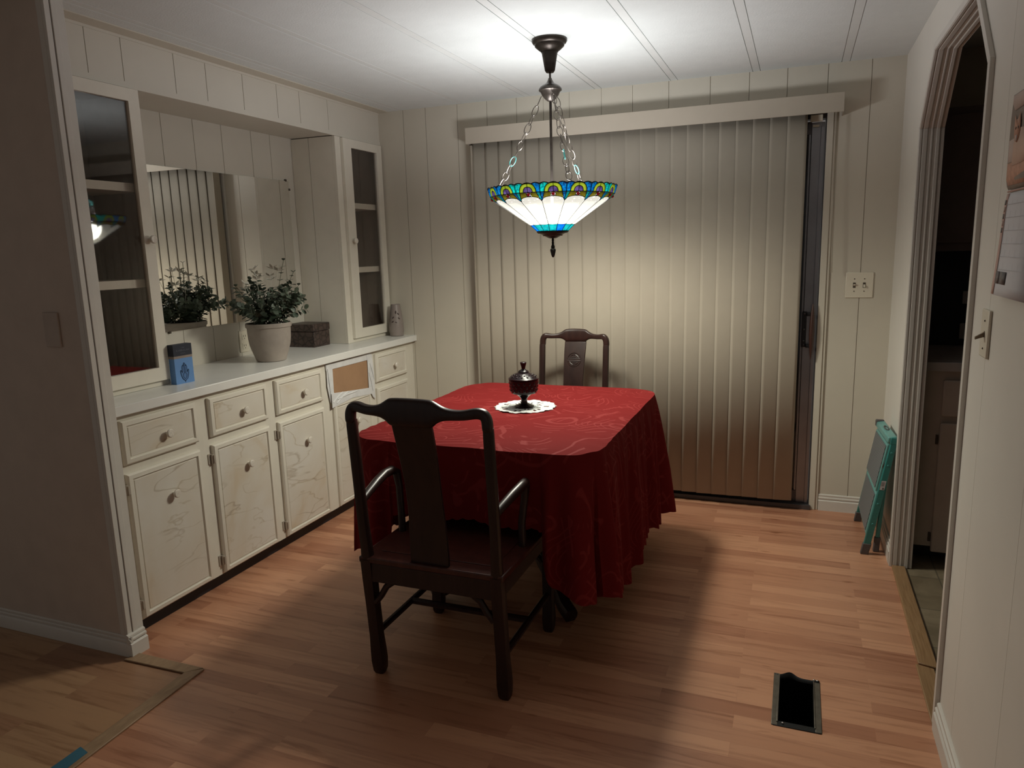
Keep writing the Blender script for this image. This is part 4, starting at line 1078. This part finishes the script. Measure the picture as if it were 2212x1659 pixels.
    for sg in (0, PI):
        arc(rr, .14+sg, PI-.14+sg); arc(rr*.72, .30+sg, PI/2-.22+sg); arc(rr*.72, PI/2+.22+sg, PI-.30+sg)
        sgn = 1 if sg == 0 else -1
        b.tube([mp(-rr*.98, sgn*.0055), mp(rr*.98, sgn*.0055)], .0022, 6); b.tube([mp(-rr*.7, sgn*.0125), mp(rr*.7, sgn*.0125)], .0016, 6)
        b.sphere(mp(0, sgn*.026), .003, 6); arc(rr*.45, .5+sg, PI-.5+sg, .0016)
    b.xf(m); b.build('carved_medallion', M['rose'], spl)
    if arms:
        for sx in (-1, 1):
            b = B(); ya = yb(.635)
            b.tube([(sx*pc, ya, .628), (sx*(pc+.006), ya+.05, .640), (sx*(pc+.014), ya+.12, .655), (sx*(pc+.020), ya+.18, .664), (sx*(pc+.018), ya+.225, .664), (sx*(pc+.012), ya+.245, .652), (sx*(pc+.006), ya+.248, .60), (sx*(pc-.002), ya+.238, .52), (sx*(pc-.002), ya+.240, .436)], [.0135, .0145, .016, .0165, .0165, .0155, .013, .0125, .0135], 10)
            fin(b, 'arm')
    return r
chair((-1.050, 1.942), 0, .250, .040, .968, .46, True, 'rosewood armchair with its back to the viewer in front of the table', .128, .250)
chair((-1.098, 3.600), PI, .193, .055, .972, .42, False, 'rosewood side chair with carved medallion at the far side of the table', .112, .205)

# ------------------------------------------------------------------ step stool
r = thing('step_stool', 'folded teal two-step stool leaning in the corner by the right wall', 'step stool', (.36, 3.7, 0))
SY0, SY1 = 3.475, 3.925
def lx(z): return .318+(z/.57)*.084        # leaning line of the rails
for y in (SY0, SY1-.022):
    b = B(); z0, z1 = .040, .560 if y == SY0 else .50
    b.prism([(lx(z0)-.004, y, z0), (lx(z0)+.026, y, z0), (lx(z1)+.024, y, z1), (lx(z1)-.002, y, z1)], (0, .018, 0)); b.build('front_rail', M['teal'], r, bevel=.004)
    b = B(); b.prism([(lx(0)-.007, y-.003, 0), (lx(0)+.026, y-.003, 0), (lx(.055)+.029, y-.003, .055), (lx(.055)-.007, y-.003, .055)], (0, .024, 0)); b.build('rubber_foot', M['rubber'], r, bevel=.003)
for y in (SY0+.045, SY1-.065):
    b = B(); b.prism([(.372, y, .065), (.390, y, .062), (.409, y, .50), (.396, y, .50)], (0, .016, 0)); b.build('rear_leg', M['teal'], r, bevel=.003)
    b = B(); b.prism([(.366, y-.004, .0), (.392, y-.004, .0), (.394, y-.004, .075), (.370, y-.004, .075)], (0, .024, 0)); b.build('rubber_foot', M['rubber'], r, bevel=.004)
def tread(z0, z1, name, y0, y1, out):
    b = B(); b.prism([(lx(z0)-out, y0, z0), (lx(z0)-out+.012, y0, z0), (lx(z1)-out+.012, y0, z1), (lx(z1)-out, y0, z1)], (0, y1-y0, 0)); p = b.build(name, M['tealpale'], r, bevel=.003)
    b = B(); b.prism([(lx(z0+.012)-out-.003, y0+.018, z0+.012), (lx(z0+.012)-out, y0+.018, z0+.012), (lx(z1-.010)-out, y0+.018, z1-.010), (lx(z1-.010)-out-.003, y0+.018, z1-.010)], (0, y1-y0-.036, 0)); b.build('ribbed_pad', M['tread'], p)
    return p
tread(.095, .300, 'lower_step', SY0+.022, SY1-.026, .004)
tread(.312, .535, 'upper_step', SY0+.022, SY1-.026, .010)
b = B(); b.prism([(lx(.54)-.014, SY0+.004, .545), (lx(.54)-.012, SY0+.004, .572), (lx(.54)+.022, SY0+.004, .578), (lx(.54)+.026, SY0+.004, .545)], (0, SY1-SY0-.012, 0)); tp = b.build('top_bar', M['tealpale'], r, bevel=.005)
b = B(); cyy = (SY0+SY1)/2
b.tube([(lx(.54)+.006+.007*math.cos(2*PI*k/20), cyy+.055*math.sin(2*PI*k/20), .577) for k in range(20)], .0025, 6, closed=True); b.build('handle_slot', M['rubber'], tp)
b = B(); b.box(lx(.54)-.016, lx(.54)+.020, SY1-.035, SY1-.004, .548, .582); b.build('corner_cap', M['rubber'], r, bevel=.005)
b = B(); b.prism([(lx(.545)-.004, SY0-.001, .540), (lx(.545)+.030, SY0-.001, .540), (lx(.545)+.030, SY0-.001, .572), (lx(.545)-.002, SY0-.001, .572)], (0, .022, 0)); b.build('corner_plate', M['teal'], r, bevel=.003)
b = B(); b.prism([(lx(.33)+.002, SY0-.001, .325), (lx(.33)+.020, SY0-.001, .325), (lx(.37)+.020, SY0-.001, .368), (lx(.37)+.002, SY0-.001, .368)], (0, .0012, 0)); lab(b.build('warning_sticker', M['paper'], r), 'white warning sticker')
b = B(); b.prism([(lx(.33)+.011, SY0-.0016, .328), (lx(.33)+.0185, SY0-.0016, .328), (lx(.33)+.0150, SY0-.0016, .339)], (0, .0008, 0))
for z in (.345, .350, .355, .360): b.box(lx(z)+.004, lx(z)+.016, SY0-.0016, SY0-.0008, z, z+.0014)
b.build('sticker_print', M['slot'], r)
for z in (.155, .255, .50, .44): B().sphere((lx(z)+.012, SY0, z), .0055, 8, (1, .6, 1)).build('rivet', M['teal'], r)
b = B(); b.tube([(lx(.42)-.001, SY0+.02, .39), (lx(.42)+.004, SY0+.022, .41), (lx(.42)-.003, SY0+.022, .43), (lx(.42)+.004, SY0+.02, .45)], .003, 6); b.build('spring_catch', M['chainm'], r)

for o in r.children_recursive:      # the rails draw together and twist a little towards the top
    off = wloc(o)
    for v in o.data.vertices:
        p = off+v.co; t = max(0., p.z/.57); u = (p.y-SY0)/.45
        v.co.y += t*(-.075-.13*u); v.co.x += -.020*t*u

# ------------------------------------------------------------------ calendar on the right wall
r = thing('wall_calendar', 'wall calendar with a ginger cat photo and curling page on the near right wall', 'calendar', (XR, 1.81, 1.5))
CY0, CY1 = 1.655, 1.957
def page(b, zs, xs_, ya, yb_, off=0., col=1):
    vs = []
    for z, x in zip(zs, xs_): vs += [(x-off, ya, z), (x-off, yb_, z)]
    b.add(vs, [(2*k, 2*k+1, 2*k+3, 2*k+2) for k in range(len(zs)-1)], True)
zu = [1.508, 1.515, 1.53, 1.56, 1.61, 1.66, 1.708]; xu = [.4265, .4235, .421, .4205, .420, .420, .4215]
def xup(z):
    for (a, xa), (c, xc) in zip(zip(zu, xu), zip(zu[1:], xu[1:])):
        if z <= c: return xa+(xc-xa)*(z-a)/(c-a)
    return xu[-1]
b = B(); page(b, zu, xu, CY0, CY1); pg = b.build('photo_page', M['photobg'], r, solid=.0008)
def patch(name, mat, poly, off=.0010, par=None, fx=xup):
    b = B(); b.add([(fx(z)-off, y, z) for y, z in poly], [tuple(range(len(poly)))]); return b.build(name, mat, par or pg, solid=.0003)
patch('photo_floor', M['photolight'], [(CY0, 1.565), (CY1-.006, 1.565), (CY1-.006, 1.612), (CY0, 1.625)])
patch('photo_front', M['orange'], [(CY0, 1.516), (CY1-.014, 1.516), (CY1-.004, 1.53), (CY1-.004, 1.564), (CY0, 1.564)], .0012)
patch('photo_sky', M['photolight'], [(CY0, 1.68), (CY1-.03, 1.672), (CY1-.004, 1.69), (CY1-.004, 1.706), (CY0, 1.706)], .0012)
patch('cat_body', M['orangel'], [(1.70, 1.56), (1.915, 1.556), (1.913, 1.60), (1.895, 1.625), (1.86, 1.63), (1.76, 1.62), (1.71, 1.60)], .0018)
patch('cat_head', M['orange'], [(1.872, 1.612), (1.885, 1.602), (1.903, 1.606), (1.912, 1.622), (1.913, 1.640), (1.915, 1.662), (1.904, 1.650), (1.888, 1.651), (1.874, 1.663), (1.868, 1.640), (1.866, 1.624)], .0024)
patch('cat_muzzle', M['photolight'], [(1.882, 1.608), (1.892, 1.604), (1.901, 1.608), (1.899, 1.618), (1.885, 1.618)], .0029)
patch('cat_eyes', M['slot'], [(1.877, 1.633), (1.883, 1.629), (1.887, 1.633), (1.883, 1.636)], .0029); patch('cat_eyes', M['slot'], [(1.895, 1.633), (1.900, 1.629), (1.905, 1.633), (1.900, 1.636)], .0029)
zl = [1.278, 1.30, 1.33, 1.37, 1.42, 1.46, 1.485, 1.500]; xl = [.4115, .4130, .4150, .4175, .4200, .4215, .4235, .4265]
def xlo(z):
    for (a, xa), (c, xc) in zip(zip(zl, xl), zip(zl[1:], xl[1:])):
        if z <= c: return xa+(xc-xa)*max(0, (z-a))/(c-a)
    return xl[-1]
b = B(); page(b, zl, xl, CY0, CY1); lp = b.build('date_page', M['paper'], r, solid=.0008)
b = B()
zs_ = [1.2795+k*.0245 for k in range(10)]; vs = []
for z in zs_: vs += [(xlo(min(z, 1.4995))-.0010, CY1-.022, min(z, 1.4995)), (xlo(min(z, 1.4995))-.0010, CY1, min(z, 1.4995))]
b.add(vs, [(2*k, 2*k+1, 2*k+3, 2*k+2) for k in range(9)], True); b.build('side_strip', M['salmon'], lp, solid=.0003)
for k in range(5): patch('strip_thumbnail', M['photolight'] if k % 2 else M['photodark'], [(CY1-.014, 1.475-.015*k), (CY1-.003, 1.475-.015*k), (CY1-.003, 1.486-.015*k), (CY1-.014, 1.486-.015*k)], .0016, lp, xlo)
b = B()
for k in range(6):
    z = 1.335+.028*k; b.box(xlo(z)-.0016, xlo(z)-.0008, CY0+.004, CY1-.022, z, z+.0008)
b.build('grid_lines', M['paperline'], lp)
b = B()
for j in range(7):
    y = CY1-.022-.040*j; 
    if y > CY0: 
        for k in range(6):
            z = 1.335+.028*k; b.add([(xlo(z)-.0013, y, z), (xlo(z)-.0013, y-.0009, z), (xlo(z+.02)-.0013, y-.0009, z+.014), (xlo(z+.02)-.0013, y, z+.014)], [(0, 1, 2, 3)])
b.build('grid_ticks', M['paperline'], lp)
patch('small_photo', M['photodark'], [(CY1-.021, 1.304), (CY1-.052, 1.304), (CY1-.052, 1.331), (CY1-.021, 1.331)], .0018, lp, xlo); patch('small_photo', M['photodark'], [(CY1-.055, 1.304), (CY1-.105, 1.304), (CY1-.105, 1.331), (CY1-.055, 1.331)], .0018, lp, xlo)
b = B(); b.tube([(XR-.004, CY0, 1.504), (XR-.004, CY1-.002, 1.504)], .0022, 6); b.build('fold', M['salmon'], r)

# ------------------------------------------------------------------ kitchen seen through the arch
r = thing('kitchen_cabinet', 'dim kitchen base cabinet with drawer seen through the archway', 'cabinet', (1.0, 3.75, 0))
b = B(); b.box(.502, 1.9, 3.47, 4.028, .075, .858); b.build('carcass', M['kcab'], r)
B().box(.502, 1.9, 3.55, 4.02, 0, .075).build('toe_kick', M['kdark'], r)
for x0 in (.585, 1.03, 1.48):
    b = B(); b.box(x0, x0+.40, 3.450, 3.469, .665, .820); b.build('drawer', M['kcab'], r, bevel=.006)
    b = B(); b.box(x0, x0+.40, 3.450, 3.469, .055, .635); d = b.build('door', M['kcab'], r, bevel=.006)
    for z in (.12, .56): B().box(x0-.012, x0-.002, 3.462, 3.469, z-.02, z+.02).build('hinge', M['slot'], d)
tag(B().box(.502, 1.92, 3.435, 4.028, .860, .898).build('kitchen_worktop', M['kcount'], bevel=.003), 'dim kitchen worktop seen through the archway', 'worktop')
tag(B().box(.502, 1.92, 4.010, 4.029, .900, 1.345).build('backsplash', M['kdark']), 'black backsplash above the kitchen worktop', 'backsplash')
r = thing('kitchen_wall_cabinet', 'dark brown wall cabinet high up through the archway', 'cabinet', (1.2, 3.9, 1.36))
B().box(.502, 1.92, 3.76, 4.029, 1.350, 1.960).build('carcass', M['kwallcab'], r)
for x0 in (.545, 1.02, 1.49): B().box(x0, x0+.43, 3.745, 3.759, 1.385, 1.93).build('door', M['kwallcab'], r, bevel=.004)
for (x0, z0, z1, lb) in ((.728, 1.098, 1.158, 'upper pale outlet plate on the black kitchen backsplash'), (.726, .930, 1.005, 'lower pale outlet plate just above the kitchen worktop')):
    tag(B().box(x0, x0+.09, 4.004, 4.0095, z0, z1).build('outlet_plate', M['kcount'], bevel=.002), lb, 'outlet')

# ------------------------------------------------------------------ world, camera, view
w = bpy.data.worlds.new('World'); scene.world = w; w.use_nodes = True
w.node_tree.nodes['Background'].inputs[0].default_value = (1., .93, .86, 1); w.node_tree.nodes['Background'].inputs[1].default_value = .07
yaw, pitch, roll, f, ch = 0.3767, -0.1816, -0.0282, 1569.7, 1.4064
cy, sy = math.cos(yaw), math.sin(yaw); cp, sp_ = math.cos(pitch), math.sin(pitch); cr, sr = math.cos(roll), math.sin(roll)
r0 = Vector((cy, sy, 0)); F = Vector((-sy*cp, cy*cp, sp_)); u0 = r0.cross(F); R = r0*cr+u0*sr; U = -r0*sr+u0*cr
cam = bpy.data.cameras.new('camera'); co = bpy.data.objects.new('camera', cam); COL.objects.link(co)
cam.sensor_width = 36; cam.sensor_fit = 'HORIZONTAL'; cam.lens = f/2212*36; cam.clip_start = .02
co.matrix_world = Matrix(((R.x, U.x, -F.x, 0), (R.y, U.y, -F.y, 0), (R.z, U.z, -F.z, ch), (0, 0, 0, 1)))
scene.camera = co
vs_ = scene.view_settings; vs_.view_transform = 'Standard'; vs_.look = 'None'; vs_.gamma = 1; vs_.use_curve_mapping = False; vs_.exposure = .86
scene.display_settings.display_device = 'sRGB'
scene.cycles.use_denoising = True
scene.cycles.max_bounces = 8; scene.cycles.transparent_max_bounces = 12; scene.cycles.sample_clamp_indirect = 4
